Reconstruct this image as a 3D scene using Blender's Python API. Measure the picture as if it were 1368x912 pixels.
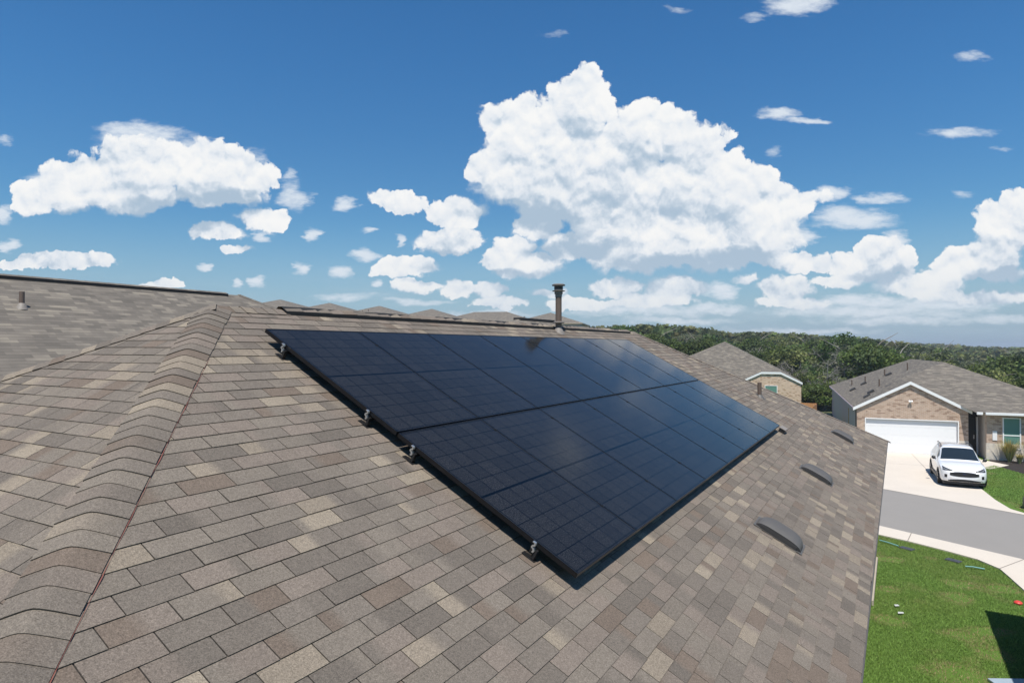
import bpy, math, random
import numpy as np
from mathutils import Vector, Matrix
from mathutils.bvhtree import BVHTree

random.seed(7)
RNG = np.random.default_rng(11)
R = math.radians
for o in list(bpy.data.objects):
    bpy.data.objects.remove(o)
scene = bpy.context.scene
COL = scene.collection

# ------------------------------------------------------------------ camera
CAM_Z = 6.5
cam_data = bpy.data.cameras.new('camera')
cam = bpy.data.objects.new('camera', cam_data)
COL.objects.link(cam)
cam.location = (0, 0, CAM_Z)
cam.rotation_euler = (R(90 + 0.530), 0, 0)
cam_data.sensor_width = 36
cam_data.lens = 36 * 861.42 / 1368
cam_data.clip_start = 0.05
cam_data.clip_end = 20000
scene.camera = cam

# ------------------------------------------------------------------ exposure and light
scene.view_settings.view_transform = 'Standard'
scene.view_settings.look = 'None'
scene.view_settings.exposure = 0.38
scene.view_settings.gamma = 1.0
scene.view_settings.use_curve_mapping = False

SUN_DIR = Vector((-0.05, -0.48, 1.0)).normalized()
sun_data = bpy.data.lights.new('sun', 'SUN')
sun_data.energy = 4.2
sun_data.angle = R(0.53)
sun_data.color = (1.0, 0.955, 0.88)
sun = bpy.data.objects.new('sun', sun_data)
COL.objects.link(sun)
sun.rotation_euler = SUN_DIR.to_track_quat('Z', 'Y').to_euler()
sun.location = (0, -20, 60)

world = bpy.data.worlds.new('World')
scene.world = world
world.use_nodes = True
WT = world.node_tree
WT.nodes.clear()


class NT:
    """small wrapper to write node trees in few lines"""
    def __init__(self, tree):
        self.t = tree

    def n(self, kind, **kw):
        nd = self.t.nodes.new(kind)
        ins = kw.pop('ins', {})
        for k, v in kw.items():
            setattr(nd, k, v)
        for k, v in ins.items():
            self.set(nd.inputs[k], v)
        return nd

    def set(self, sock, v):
        if isinstance(v, bpy.types.NodeSocket):
            self.t.links.new(v, sock)
        else:
            sock.default_value = v

    def m(self, op, a, b=None, c=None, clamp=False):
        nd = self.t.nodes.new('ShaderNodeMath')
        nd.operation = op
        nd.use_clamp = clamp
        for i, v in enumerate((a, b, c)):
            if v is not None:
                self.set(nd.inputs[i], v)
        return nd.outputs[0]

    def v(self, op, a, b=None, c=None, out=0):
        nd = self.t.nodes.new('ShaderNodeVectorMath')
        nd.operation = op
        for i, x in enumerate((a, b, c)):
            if x is not None:
                self.set(nd.inputs[i], x)
        return nd.outputs[out]

    def mix(self, f, a, b, mode='MIX'):
        nd = self.t.nodes.new('ShaderNodeMix')
        nd.data_type = 'RGBA'
        nd.blend_type = mode
        self.set(nd.inputs[0], f)
        self.set(nd.inputs[6], a)
        self.set(nd.inputs[7], b)
        return nd.outputs[2]

    def ramp(self, f, stops, interp='LINEAR'):
        nd = self.t.nodes.new('ShaderNodeValToRGB')
        nd.color_ramp.interpolation = interp
        e = nd.color_ramp.elements
        while len(e) < len(stops):
            e.new(0.5)
        for i, (p, c) in enumerate(stops):
            e[i].position = p
            e[i].color = (*c, 1) if len(c) == 3 else c
        self.set(nd.inputs[0], f)
        return nd.outputs[0]

    def smooth(self, x, lo, hi):
        nd = self.t.nodes.new('ShaderNodeMapRange')
        nd.interpolation_type = 'SMOOTHSTEP'
        self.set(nd.inputs[0], x)
        nd.inputs[1].default_value = lo
        nd.inputs[2].default_value = hi
        return nd.outputs[0]

    def noise(self, vec, scale, detail=4, rough=0.5, dim='3D', out=0):
        nd = self.t.nodes.new('ShaderNodeTexNoise')
        nd.noise_dimensions = dim
        self.set(nd.inputs['Vector'], vec)
        nd.inputs['Scale'].default_value = scale
        nd.inputs['Detail'].default_value = detail
        nd.inputs['Roughness'].default_value = rough
        return nd.outputs[out]


# ------------------------------------------------------------------ sky with cumulus clouds
# every cloud is a group of puffs: (azimuth tangent, elevation tangent) chart, given in
# thousandths: centre x, centre y, half width, half height, strength
PUFFS = []


def puff(px, py, rx, ry, w=1.0):
    if rx < 24 and py > 250:
        w = min(w, .69)
        rx, ry = rx * 1.15, ry * 1.2
    PUFFS.append(((px - 684) / 861.4, (464 - py) / 861.4, rx / 861.4, ry / 861.4, w))


for p in [
    # big tower
    (782, 138, 46, 52), (700, 185, 60, 60), (765, 205, 70, 66), (690, 235, 68, 42), (655, 222, 36, 28),
    (878, 182, 56, 58), (850, 240, 84, 70), (930, 225, 68, 62), (980, 265, 66, 52), (920, 290, 110, 64),
    (1010, 305, 78, 48), (830, 295, 92, 58), (740, 262, 80, 44), (1050, 270, 60, 26, .8), (960, 330, 110, 36),
    (860, 340, 100, 26), (1050, 345, 62, 16), (690, 350, 74, 22), (602, 322, 55, 22), (610, 285, 46, 24),
    (770, 325, 60, 28),
    (838, 225, 60, 40), (852, 300, 60, 40), (742, 170, 40, 40), (825, 190, 40, 34), (900, 235, 60, 40), (870, 310, 70, 34), (720, 300, 50, 24),
    # left cloud
    (120, 240, 64, 40), (190, 225, 88, 46), (270, 228, 78, 42), (330, 235, 42, 32), (80, 262, 62, 26),
    (180, 262, 112, 26), (285, 256, 78, 28), (185, 180, 70, 20, .69), (160, 176, 40, 14, .66), (60, 240, 40, 12, .6), (340, 215, 20, 20, .5), (390, 232, 14, 10, .5), (390, 258, 24, 26, .6), (45, 275, 32, 15), (250, 190, 40, 14, .5),
    # lower bits of it
    (350, 290, 44, 17), (395, 264, 20, 18), (285, 308, 45, 18), (310, 333, 27, 8),
    # small fair weather puffs
    (533, 268, 42, 19), (459, 272, 17, 9), (485, 342, 23, 8), (548, 358, 50, 18), (400, 359, 14, 9),
    (455, 364, 18, 8), (414, 315, 11, 10), (352, 316, 11, 9), (8, 328, 16, 10), (85, 350, 76, 15), (40, 353, 60, 11),
    (215, 381, 36, 7), (320, 378, 10, 6), (347, 376, 13, 8), (558, 384, 40, 11), (612, 388, 29, 13),
    (538, 322, 8, 10), (655, 388, 32, 13), (672, 405, 44, 9), (270, 358, 13, 4), (500, 378, 12, 5), (490, 308, 14, 6, .6),
    # right hand side
    (1145, 292, 72, 18, .69), (1120, 285, 50, 16, .66), (1190, 262, 30, 10, .5), (1168, 264, 34, 9, .6), (1115, 258, 28, 11, .66), (1075, 318, 22, 14), (1180, 340, 42, 28),
    (1200, 325, 17, 18), (1165, 356, 62, 22), (1088, 356, 42, 11), (1318, 350, 66, 32), (1345, 305, 48, 42),
    (1300, 358, 62, 20), (1372, 285, 42, 34), (1230, 380, 76, 18, .9), (1050, 384, 46, 19), (1062, 402, 56, 11, .8),
    (900, 386, 52, 17), (880, 402, 66, 11, .8), (962, 390, 22, 13), (822, 385, 42, 15), (1155, 402, 80, 11, .65),
    (1310, 398, 95, 12, .7), (782, 407, 64, 10, .7), (960, 412, 60, 8, .6), (1240, 420, 90, 7, .5),
    # thin high streaks
    (1040, 152, 34, 10, .69), (1078, 160, 36, 7, .66), (1285, 177, 60, 10, .58), (1300, 75, 30, 10, .45),
    (1064, 6, 52, 18, .69), (1080, 2, 40, 12, .69), (1012, 22, 24, 8, .38), (1290, 258, 25, 6, .36), (1340, 198, 22, 5, .30), (740, 42, 20, 6, .24),
    (1040, 203, 12, 8, .36), (905, 10, 22, 6, .26), (2, 188, 14, 8, .5), (0, 285, 18, 12, .7),
    (1200, 428, 150, 8, .5), (900, 428, 110, 8, .5), (1060, 442, 150, 6, .5), (1150, 415, 160, 12, .6), (860, 415, 120, 10, .6), (460, 395, 60, 8, .45), (1250, 405, 120, 14, .6), (640, 420, 90, 7, .5), (560, 402, 60, 6, .5), (1340, 425, 80, 8, .5), (730, 392, 30, 9, .7),
    (1110, 375, 40, 9, .7), (1270, 370, 50, 12, .8), (1000, 372, 30, 9, .7), (690, 330, 40, 14, .9),
    # above and beside the picture
    (1470, -90, 100, 40), (1560, 330, 90, 60), (1700, 120, 140, 60),
    (-180, 250, 130, 60), (-160, 120, 60, 20, .7), (300, -160, 130, 50), (1480, 380, 80, 24), (-80, 350, 90, 20)]:
    puff(*p)


def build_sky():
    W = NT(WT)
    tc = W.n('ShaderNodeTexCoord')
    d = W.v('NORMALIZE', tc.outputs['Generated'])
    sep = W.n('ShaderNodeSeparateXYZ', ins={0: d})
    dx, dy, dz = sep.outputs
    front = W.m('GREATER_THAN', dy, 0.05)
    yy = W.m('MAXIMUM', dy, 0.05)
    cx = W.m('DIVIDE', dx, yy)
    cz = W.m('DIVIDE', dz, yy)

    grp = bpy.data.node_groups.new('cloud_height', 'ShaderNodeTree')
    grp.interface.new_socket('P', in_out='INPUT', socket_type='NodeSocketVector')
    grp.interface.new_socket('H', in_out='OUTPUT', socket_type='NodeSocketFloat')
    grp.interface.new_socket('E', in_out='OUTPUT', socket_type='NodeSocketFloat')
    grp.interface.new_socket('B', in_out='OUTPUT', socket_type='NodeSocketFloat')
    G = NT(grp)
    gi = G.n('NodeGroupInput')
    go = G.n('NodeGroupOutput')
    P = gi.outputs[0]
    # ragged outlines: domain warp
    w1 = G.v('SUBTRACT', G.noise(P, 14, 3, 0.55, out=1), (0.5, 0.5, 0.5))
    w2 = G.v('SUBTRACT', G.noise(P, 60, 3, 0.6, out=1), (0.5, 0.5, 0.5))
    Q = G.v('MULTIPLY_ADD', w1, (0.045, 0.032, 0), P)
    Q = G.v('MULTIPLY_ADD', w2, (0.021, 0.018, 0), Q)
    acc = None
    for (x, y, rx, ry, wt) in [q for q in PUFFS if q[4] >= .7]:
        rx *= 1.02
        ry *= 1.02
        q = G.v('MULTIPLY_ADD', Q, (1 / rx, 1 / ry, 0), (-x / rx, -y / ry, 0))
        dd = G.v('DOT_PRODUCT', q, q, out=1)
        e = G.m('MULTIPLY_ADD', dd, -wt, wt)
        acc = e if acc is None else G.m('SMOOTH_MAX', acc, e, 0.22)
    acc = G.m('MAXIMUM', acc, -1.2)
    # billows at three sizes: rounded heads with sharp creases between them
    def billow(scale, sm):
        vo = G.n('ShaderNodeTexVoronoi', voronoi_dimensions='2D', feature='SMOOTH_F1',
                 ins={'Vector': Q, 'Scale': scale, 'Detail': 0.0, 'Smoothness': sm})
        d2 = G.m('MULTIPLY', vo.outputs['Distance'], vo.outputs['Distance'])
        return G.m('SUBTRACT', 0.30, G.m('MULTIPLY', d2, 1.0))
    b1 = billow(9.0, 0.25)
    b2 = billow(21.0, 0.25)
    b3 = billow(48.0, 0.3)
    nb = G.m('SUBTRACT', G.noise(Q, 46, 8, 0.66), 0.5)
    b = G.m('MULTIPLY_ADD', b2, 0.8, b1)
    b = G.m('MULTIPLY_ADD', b3, 0.42, b)
    b = G.m('MULTIPLY_ADD', nb, 0.85, b)
    h = G.m('ADD', b, G.m('MINIMUM', acc, 1.6))
    h = G.m('MULTIPLY_ADD', G.m('MAXIMUM', G.m('SUBTRACT', acc, 0.45), 0.0), 1.6, h)
    h = G.m('SUBTRACT', h, 0.30)
    G.t.links.new(h, go.inputs[0])
    G.t.links.new(acc, go.inputs[1])
    G.t.links.new(b, go.inputs[2])

    def cloud(vec):
        nd = WT.nodes.new('ShaderNodeGroup')
        nd.node_tree = grp
        W.set(nd.inputs[0], vec)
        return nd.outputs

    pc = W.n('ShaderNodeCombineXYZ', ins={0: cx, 1: cz, 2: 0.0}).outputs[0]
    c0 = cloud(pc)
    pcw = W.v('MULTIPLY_ADD', W.v('SUBTRACT', W.noise(pc, 22, 4, 0.55, out=1), (0.5, 0.5, 0.5)), (0.06, 0.045, 0), pc)
    c1 = cloud(W.v('ADD', pc, (0.002, 0.011, 0)))
    c2 = cloud(W.v('ADD', pc, (0.006, 0.045, 0)))
    # relief lit from above: fine and broad
    fine = W.m('SUBTRACT', c0[2], c1[2])
    broad = W.m('SUBTRACT', c0[1], c2[1])
    # crisp heads, vague feet
    width = W.m('MINIMUM', W.m('MAXIMUM', W.m('MULTIPLY_ADD', broad, -0.55, 0.42), 0.20), 0.95)
    dq = W.m('DIVIDE', c0[0], width, clamp=True)
    dens = W.smooth(dq, 0.0, 1.0)
    dens = W.m('MULTIPLY', dens, front)
    lit = W.m('MULTIPLY_ADD', fine, 0.85, 0.50)
    lit = W.m('MULTIPLY_ADD', W.m('MINIMUM', broad, 0.35), 0.62, lit)
    lowf = W.noise(pc, 8, 2, 0.5)
    lit = W.m('MULTIPLY_ADD', W.m('SUBTRACT', lowf, 0.5), 1.1, lit)
    lit = W.m('MULTIPLY_ADD', c0[2], 0.14, lit)
    # self-shaded feet of the thick clouds
    foot = None
    for (px, py, rx, ry, wt) in ((705, 288, 78, 26, .8), (765, 332, 62, 18, .8), (905, 354, 105, 16, .8), (985, 345, 70, 16, .7),
                                 (225, 284, 100, 22, .7), (315, 268, 56, 24, .6), (835, 205, 34, 60, .32), (925, 285, 50, 26, .4), (1350, 372, 70, 18, .8),
                                 (690, 366, 70, 10, .5), (1180, 366, 70, 12, .6), (600, 338, 50, 9, .5), (1140, 308, 70, 10, .5), (560, 372, 40, 6, .4), (120, 285, 70, 12, .5)):
        x, y, rx, ry = (px - 684) / 861.4, (464 - py) / 861.4, rx / 861.4, ry / 861.4
        q = W.v('MULTIPLY_ADD', pcw, (1 / rx, 1 / ry, 0), (-x / rx, -y / ry, 0))
        e = W.m('MULTIPLY_ADD', W.v('DOT_PRODUCT', q, q, out=1), -wt, wt)
        foot = e if foot is None else W.m('SMOOTH_MAX', foot, e, 0.2)
    foot = W.m('MAXIMUM', foot, 0.0)
    foot = W.m('MULTIPLY', foot, W.m('MULTIPLY_ADD', W.noise(pc, 30, 5, 0.6), 1.6, 0.2))
    lit = W.m('MULTIPLY_ADD', foot, -1.15, lit)
    lit = W.smooth(lit, -0.12, 1.08)
    body = W.ramp(lit, [(0.0, (4.6, 5.9, 7.3)), (0.3, (6.8, 7.7, 8.7)), (0.55, (8.7, 9.2, 9.8)), (1.0, (10.5, 10.5, 10.4))])
    # cloud feet and far low clouds take the colour of the air
    sky = W.n('ShaderNodeTexSky', sky_type='NISHITA')
    sky.sun_disc = False
    sky.sun_elevation = math.asin(SUN_DIR.z)
    sky.sun_rotation = R(186)
    sky.altitude = 200
    sky.air_density = 1.0
    sky.dust_density = 0.15
    sky.ozone_density = 1.6
    hs = W.n('ShaderNodeHueSaturation', ins={'Saturation': 1.22, 'Value': 1.0, 'Color': sky.outputs[0]})
    blue = W.mix(1.0, hs.outputs[0], W.mix(W.smooth(cz, 0.02, 0.52), (0.74, 0.97, 1.02, 1), (0.72, 1.17, 1.36, 1)), 'MULTIPLY')
    # pale blue air near the horizon
    air = W.m('SUBTRACT', 1.0, W.smooth(dz, -0.02, 0.20))
    blue = W.mix(W.m('MULTIPLY', air, 0.9), blue, (3.5, 4.8, 6.5, 1))
    low = W.smooth(cz, 0.0, 0.17)
    body = W.mix(W.m('MULTIPLY_ADD', low, -0.45, 0.45), body, (6.3, 7.4, 8.4, 1))
    veil = W.m('MULTIPLY', W.m('SUBTRACT', 1.0, W.smooth(cz, 0.0, 0.16)), W.smooth(W.noise(W.v('MULTIPLY', pc, (6, 30, 1)), 1.0, 5, 0.55), 0.42, 0.75))
    veil = W.m('MULTIPLY', W.m('MULTIPLY', veil, 0.45), front)
    col = W.mix(veil, blue, (5.4, 6.5, 7.6, 1))
    # thin wisps, drawn out sideways
    wv = W.v('MULTIPLY', pc, (1.0, 2.6, 1.0))
    ww = W.v('MULTIPLY_ADD', W.v('SUBTRACT', W.noise(wv, 16, 5, 0.62, out=1), (0.5, 0.5, 0.5)), (0.07, 0.028, 0), pc)
    wisp = None
    for (x, y, rx, ry, wt) in [q for q in PUFFS if q[4] < .7]:
        q = W.v('MULTIPLY_ADD', ww, (1 / rx, 1 / ry, 0), (-x / rx, -y / ry, 0))
        e = W.m('MULTIPLY_ADD', W.v('DOT_PRODUCT', q, q, out=1), -wt, wt)
        wisp = e if wisp is None else W.m('SMOOTH_MAX', wisp, e, 0.15)
    wisp = W.m('MULTIPLY_ADD', W.m('SUBTRACT', W.noise(wv, 34, 7, 0.66), 0.5), 0.9, wisp)
    wisp = W.m('MULTIPLY', W.m('MULTIPLY', W.smooth(wisp, 0.02, 0.75), 0.95), front)
    col = W.mix(wisp, col, (8.2, 8.9, 9.7, 1))
    col = W.mix(dens, col, body)
    bg = W.n('ShaderNodeBackground', ins={0: col, 1: 0.07})
    out = W.n('ShaderNodeOutputWorld')
    WT.links.new(bg.outputs[0], out.inputs[0])
    world.cycles.sampling_method = 'MANUAL'
    world.cycles.sample_map_resolution = 512


build_sky()

# ------------------------------------------------------------------ helpers
U3 = Vector((0.50122335, 0.86531795, 0.0))        # along the main ridge, away from us
D3 = Vector((0.86531795, -0.50122335, 0.0))       # down the front slope, horizontally
PITCH = 0.4971419
SD = Vector((0.76057053, -0.44054987, -0.47691538))   # down the front slope
NF = Vector((0.41268344, -0.23904112, 0.87894921))    # its normal
RIDGE0 = Vector((-2.787, 6.1055, 0.0))
RIDGE_Z = 0.388 + CAM_Z
TP, CP, SP = math.tan(PITCH), math.cos(PITCH), math.sin(PITCH)
HOUSE_RZ = R(-30.08)


def tag(o, label=None, cat=None, group=None, kind=None):
    if label:
        o['label'] = label
    if cat:
        o['category'] = cat
    if group:
        o['group'] = group
    if kind:
        o['kind'] = kind
    return o


def thing(name, label, cat, loc=(0, 0, 0), rz=0.0, group=None, matrix=None):
    o = bpy.data.objects.new(name, None)
    o.empty_display_size = 0.3
    COL.objects.link(o)
    if matrix is not None:
        o.matrix_world = matrix
    else:
        o.location = loc
        o.rotation_euler = (0, 0, rz)
    return tag(o, label, cat, group)


class MB:
    """collects faces, builds ONE mesh object"""
    def __init__(self):
        self.v, self.f, self.mi, self.c, self.uv = [], [], [], [], []

    def face(self, pts, mat=0, col=None, uv=None):
        b = len(self.v)
        self.v += [tuple(p) for p in pts]
        self.f.append(tuple(range(b, b + len(pts))))
        self.mi.append(mat)
        self.c.append(col)
        self.uv.append(uv)

    def box(self, lo, hi, mat=0, col=None):
        x0, y0, z0 = lo
        x1, y1, z1 = hi
        p = [(x0, y0, z0), (x1, y0, z0), (x1, y1, z0), (x0, y1, z0), (x0, y0, z1), (x1, y0, z1), (x1, y1, z1), (x0, y1, z1)]
        for q in ((3, 2, 1, 0), (4, 5, 6, 7), (0, 1, 5, 4), (1, 2, 6, 5), (2, 3, 7, 6), (3, 0, 4, 7)):
            self.face([p[i] for i in q], mat, col)

    def prism(self, poly, ext, mat=0, col=None):
        """polygon (list of 3D points) pushed along vector ext"""
        a = [Vector(p) for p in poly]
        e = Vector(ext)
        b = [p + e for p in a]
        self.face(list(reversed(a)), mat, col)
        self.face(b, mat, col)
        n = len(a)
        for i in range(n):
            j = (i + 1) % n
            self.face([a[i], a[j], b[j], b[i]], mat, col)

    def tube(self, pts, rads, n=10, mat=0, caps=True, col=None):
        pts = [Vector(p) for p in pts]
        rings = []
        for i, p in enumerate(pts):
            t = (pts[min(i + 1, len(pts) - 1)] - pts[max(i - 1, 0)])
            t.normalize()
            a = t.orthogonal().normalized() if abs(t.z) < 0.95 else Vector((1, 0, 0)).cross(t).normalized()
            if abs(t.z) < 0.95:
                a = Vector((0, 0, 1)).cross(t).normalized()
            b = t.cross(a).normalized()
            r = rads[i] if hasattr(rads, '__len__') else rads
            rings.append([p + a * (r * math.cos(2 * math.pi * k / n)) + b * (r * math.sin(2 * math.pi * k / n)) for k in range(n)])
        for i in range(len(rings) - 1):
            for k in range(n):
                l = (k + 1) % n
                self.face([rings[i][k], rings[i][l], rings[i + 1][l], rings[i + 1][k]], mat, col)
        if caps:
            self.face(list(reversed(rings[0])), mat, col)
            self.face(rings[-1], mat, col)

    def lathe(self, prof, n=20, mat=0, origin=(0, 0, 0)):
        """profile of (radius, z) turned about z"""
        o = Vector(origin)
        for i in range(len(prof) - 1):
            (r0, z0), (r1, z1) = prof[i], prof[i + 1]
            for k in range(n):
                a, b = 2 * math.pi * k / n, 2 * math.pi * (k + 1) / n
                q = []
                for (r, z, t) in ((r0, z0, a), (r0, z0, b), (r1, z1, b), (r1, z1, a)):
                    v = o + Vector((r * math.cos(t), r * math.sin(t), z))
                    if not q or (v - q[-1]).length > 1e-7:
                        q.append(v)
                if len(q) > 2 and (q[0] - q[-1]).length < 1e-7:
                    q.pop()
                if len(q) > 2:
                    self.face(q, mat)

    def build(self, name, mats, parent=None, smooth=False, weld=False, kind=None, bevel=0.0):
        if not isinstance(mats, (list, tuple)):
            mats = [mats]
        me = bpy.data.meshes.new(name)
        me.from_pydata(self.v, [], self.f)
        for m in mats:
            me.materials.append(m)
        me.polygons.foreach_set('material_index', self.mi)
        uvl = me.uv_layers.new(name='UVMap')
        uvs = []
        for fi, f in enumerate(self.f):
            if self.uv[fi] is not None:
                for q in self.uv[fi]:
                    uvs += q
                continue
            p = [Vector(self.v[i]) for i in f]
            n = Vector((0, 0, 0))
            for i in range(1, len(p) - 1):
                n += (p[i] - p[0]).cross(p[i + 1] - p[0])
            if n.length > 0:
                n.normalize()
            if abs(n.z) > 0.999:
                t, b = Vector((1, 0, 0)), Vector((0, 1, 0))
            else:
                t = Vector((0, 0, 1)).cross(n).normalized()
                b = n.cross(t)
            for q in p:
                uvs += [q.dot(t), q.dot(b)]
        uvl.data.foreach_set('uv', uvs)
        if any(c is not None for c in self.c):
            ca = me.color_attributes.new('tint', 'FLOAT_COLOR', 'CORNER')
            cs = []
            for fi, f in enumerate(self.f):
                c = self.c[fi]
                if c is None:
                    c = (0.5, 0.5, 0.5)
                if hasattr(c[0], '__len__'):
                    for q in c:
                        cs += [q[0], q[1], q[2], 1.0]
                else:
                    cs += [c[0], c[1], c[2], 1.0] * len(f)
            ca.data.foreach_set('color', cs)
        if weld or smooth or bevel:
            import bmesh
            bm = bmesh.new()
            bm.from_mesh(me)
            bmesh.ops.remove_doubles(bm, verts=bm.verts, dist=1e-5)
            if bevel:
                bmesh.ops.bevel(bm, geom=[e for e in bm.edges if len(e.link_faces) == 2 and e.calc_face_angle(0) > 0.5],
                                offset=bevel, segments=2, profile=0.6, affect='EDGES', clamp_overlap=True)
            if smooth:
                for f in bm.faces:
                    f.smooth = True
                for e in bm.edges:
                    if len(e.link_faces) == 2 and e.calc_face_angle(0) > R(42):
                        e.smooth = False
            bm.to_mesh(me)
            bm.free()
        me.update()
        o = bpy.data.objects.new(name, me)
        COL.objects.link(o)
        if parent:
            o.parent = parent
        if kind:
            o['kind'] = kind
        return o


def np_mesh(name, verts, faces, mat, tint=None, parent=None):
    """faces: (n,k) int array, all the same size"""
    me = bpy.data.meshes.new(name)
    n, k = faces.shape
    me.vertices.add(len(verts))
    me.vertices.foreach_set('co', np.asarray(verts, dtype=np.float32).ravel())
    me.loops.add(n * k)
    me.loops.foreach_set('vertex_index', faces.astype(np.int32).ravel())
    me.polygons.add(n)
    me.polygons.foreach_set('loop_start', np.arange(0, n * k, k, dtype=np.int32))
    me.polygons.foreach_set('loop_total', np.full(n, k, dtype=np.int32))
    me.materials.append(mat)
    if tint is not None:
        ca = me.color_attributes.new('tint', 'FLOAT_COLOR', 'CORNER')
        c = np.ones((n, k, 4), dtype=np.float32)
        c[:, :, :3] = tint[:, None, :]
        ca.data.foreach_set('color', c.ravel())
    me.update(calc_edges=True)
    o = bpy.data.objects.new(name, me)
    COL.objects.link(o)
    if parent:
        o.parent = parent
    return o


def copy_tree(o, parent=None):
    c = o.copy()
    COL.objects.link(c)
    if parent:
        c.parent = parent
    for ch in list(o.children):
        copy_tree(ch, c)
    return c


# ------------------------------------------------------------------ materials
def mat(name):
    m = bpy.data.materials.new(name)
    m.use_nodes = True
    t = m.node_tree
    bs = t.nodes['Principled BSDF']
    return m, NT(t), bs


def plain(name, col, rough=0.6, metal=0.0, var=0.12, scale=6.0, coat=0.0, bump=0.0, bscale=40.0, spec=0.5):
    m, T, bs = mat(name)
    tc = T.n('ShaderNodeTexCoord')
    n = T.noise(tc.outputs['Object'], scale, 5, 0.6)
    f = T.m('MULTIPLY_ADD', n, 2 * var, 1 - var)
    c = T.v('SCALE', (*col,), None)
    c.node.inputs['Scale'].default_value = 1
    T.set(c.node.inputs['Scale'], f)
    T.set(bs.inputs['Base Color'], c)
    bs.inputs['Roughness'].default_value = rough
    bs.inputs['Metallic'].default_value = metal
    bs.inputs['Coat Weight'].default_value = coat
    bs.inputs['Specular IOR Level'].default_value = spec
    if bump:
        bn = T.n('ShaderNodeBump', ins={'Strength': bump, 'Distance': 0.01, 'Height': T.noise(tc.outputs['Object'], bscale, 4, 0.6)})
        T.set(bs.inputs['Normal'], bn.outputs[0])
    return m


def shingle_near():
    m, T, bs = mat('asphalt_shingle')
    tc = T.n('ShaderNodeTexCoord')
    at = T.n('ShaderNodeAttribute', attribute_name='tint')
    ob = tc.outputs['Object']
    g = T.noise(ob, 170, 4, 0.8)
    g2 = T.noise(ob, 75, 3, 0.7)
    big = T.noise(ob, 1.1, 3, 0.5)
    f = T.m('MULTIPLY_ADD', T.m('SUBTRACT', g, 0.5), 2.6, 1.0)
    f = T.m('MULTIPLY', f, T.m('MULTIPLY_ADD', T.m('SUBTRACT', g2, 0.5), 1.1, 1.0))
    f = T.m('MULTIPLY', f, T.m('MULTIPLY_ADD', T.m('SUBTRACT', big, 0.5), 0.10, 1.0))
    f = T.m('MAXIMUM', f, 0.25)
    c = T.v('SCALE', at.outputs['Color'])
    T.set(c.node.inputs['Scale'], f)
    T.set(bs.inputs['Base Color'], c)
    bs.inputs['Roughness'].default_value = 0.92
    bs.inputs['Specular IOR Level'].default_value = 0.25
    bn = T.n('ShaderNodeBump', ins={'Strength': 0.55, 'Distance': 0.004, 'Height': g})
    T.set(bs.inputs['Normal'], bn.outputs[0])
    return m


def shingle_far():
    m, T, bs = mat('asphalt_shingle_courses')
    uv = T.n('ShaderNodeUVMap').outputs[0]
    s = T.n('ShaderNodeSeparateXYZ', ins={0: uv})
    rowf = T.m('DIVIDE', s.outputs[1], 0.127)
    row = T.m('FLOOR', rowf)
    u = T.m('MULTIPLY_ADD', row, 0.1273, s.outputs[0])
    tab = T.m('FLOOR', T.m('DIVIDE', u, 0.305))
    wn = T.n('ShaderNodeTexWhiteNoise', noise_dimensions='2D',
             ins={'Vector': T.n('ShaderNodeCombineXYZ', ins={0: row, 1: tab}).outputs[0]})
    st = T.noise(T.n('ShaderNodeCombineXYZ', ins={0: T.m('MULTIPLY', s.outputs[0], 1.4), 1: T.m('MULTIPLY', row, 0.77), 2: 0.0}).outputs[0], 1.0, 2, 0.5)
    k = T.m('ADD', T.m('MULTIPLY', wn.outputs['Value'], 0.66), T.m('MULTIPLY', T.smooth(st, 0.3, 0.72), 0.34))
    c = T.ramp(k, [(0.0, (.114, .101, .085)), (0.35, (.141, .124, .104)), (0.6, (.168, .147, .122)), (0.78, (.212, .185, .149)), (1, (.25, .218, .172))])
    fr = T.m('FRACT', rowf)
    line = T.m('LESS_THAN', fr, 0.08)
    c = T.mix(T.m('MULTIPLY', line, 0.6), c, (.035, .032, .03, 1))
    g = T.noise(T.n('ShaderNodeTexCoord').outputs['Object'], 60, 3, 0.7)
    c2 = T.v('SCALE', c)
    T.set(c2.node.inputs['Scale'], T.m('MULTIPLY_ADD', g, 0.5, 0.75))
    T.set(bs.inputs['Base Color'], c2)
    bs.inputs['Roughness'].default_value = 0.93
    bs.inputs['Specular IOR Level'].default_value = 0.25
    return m


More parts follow.
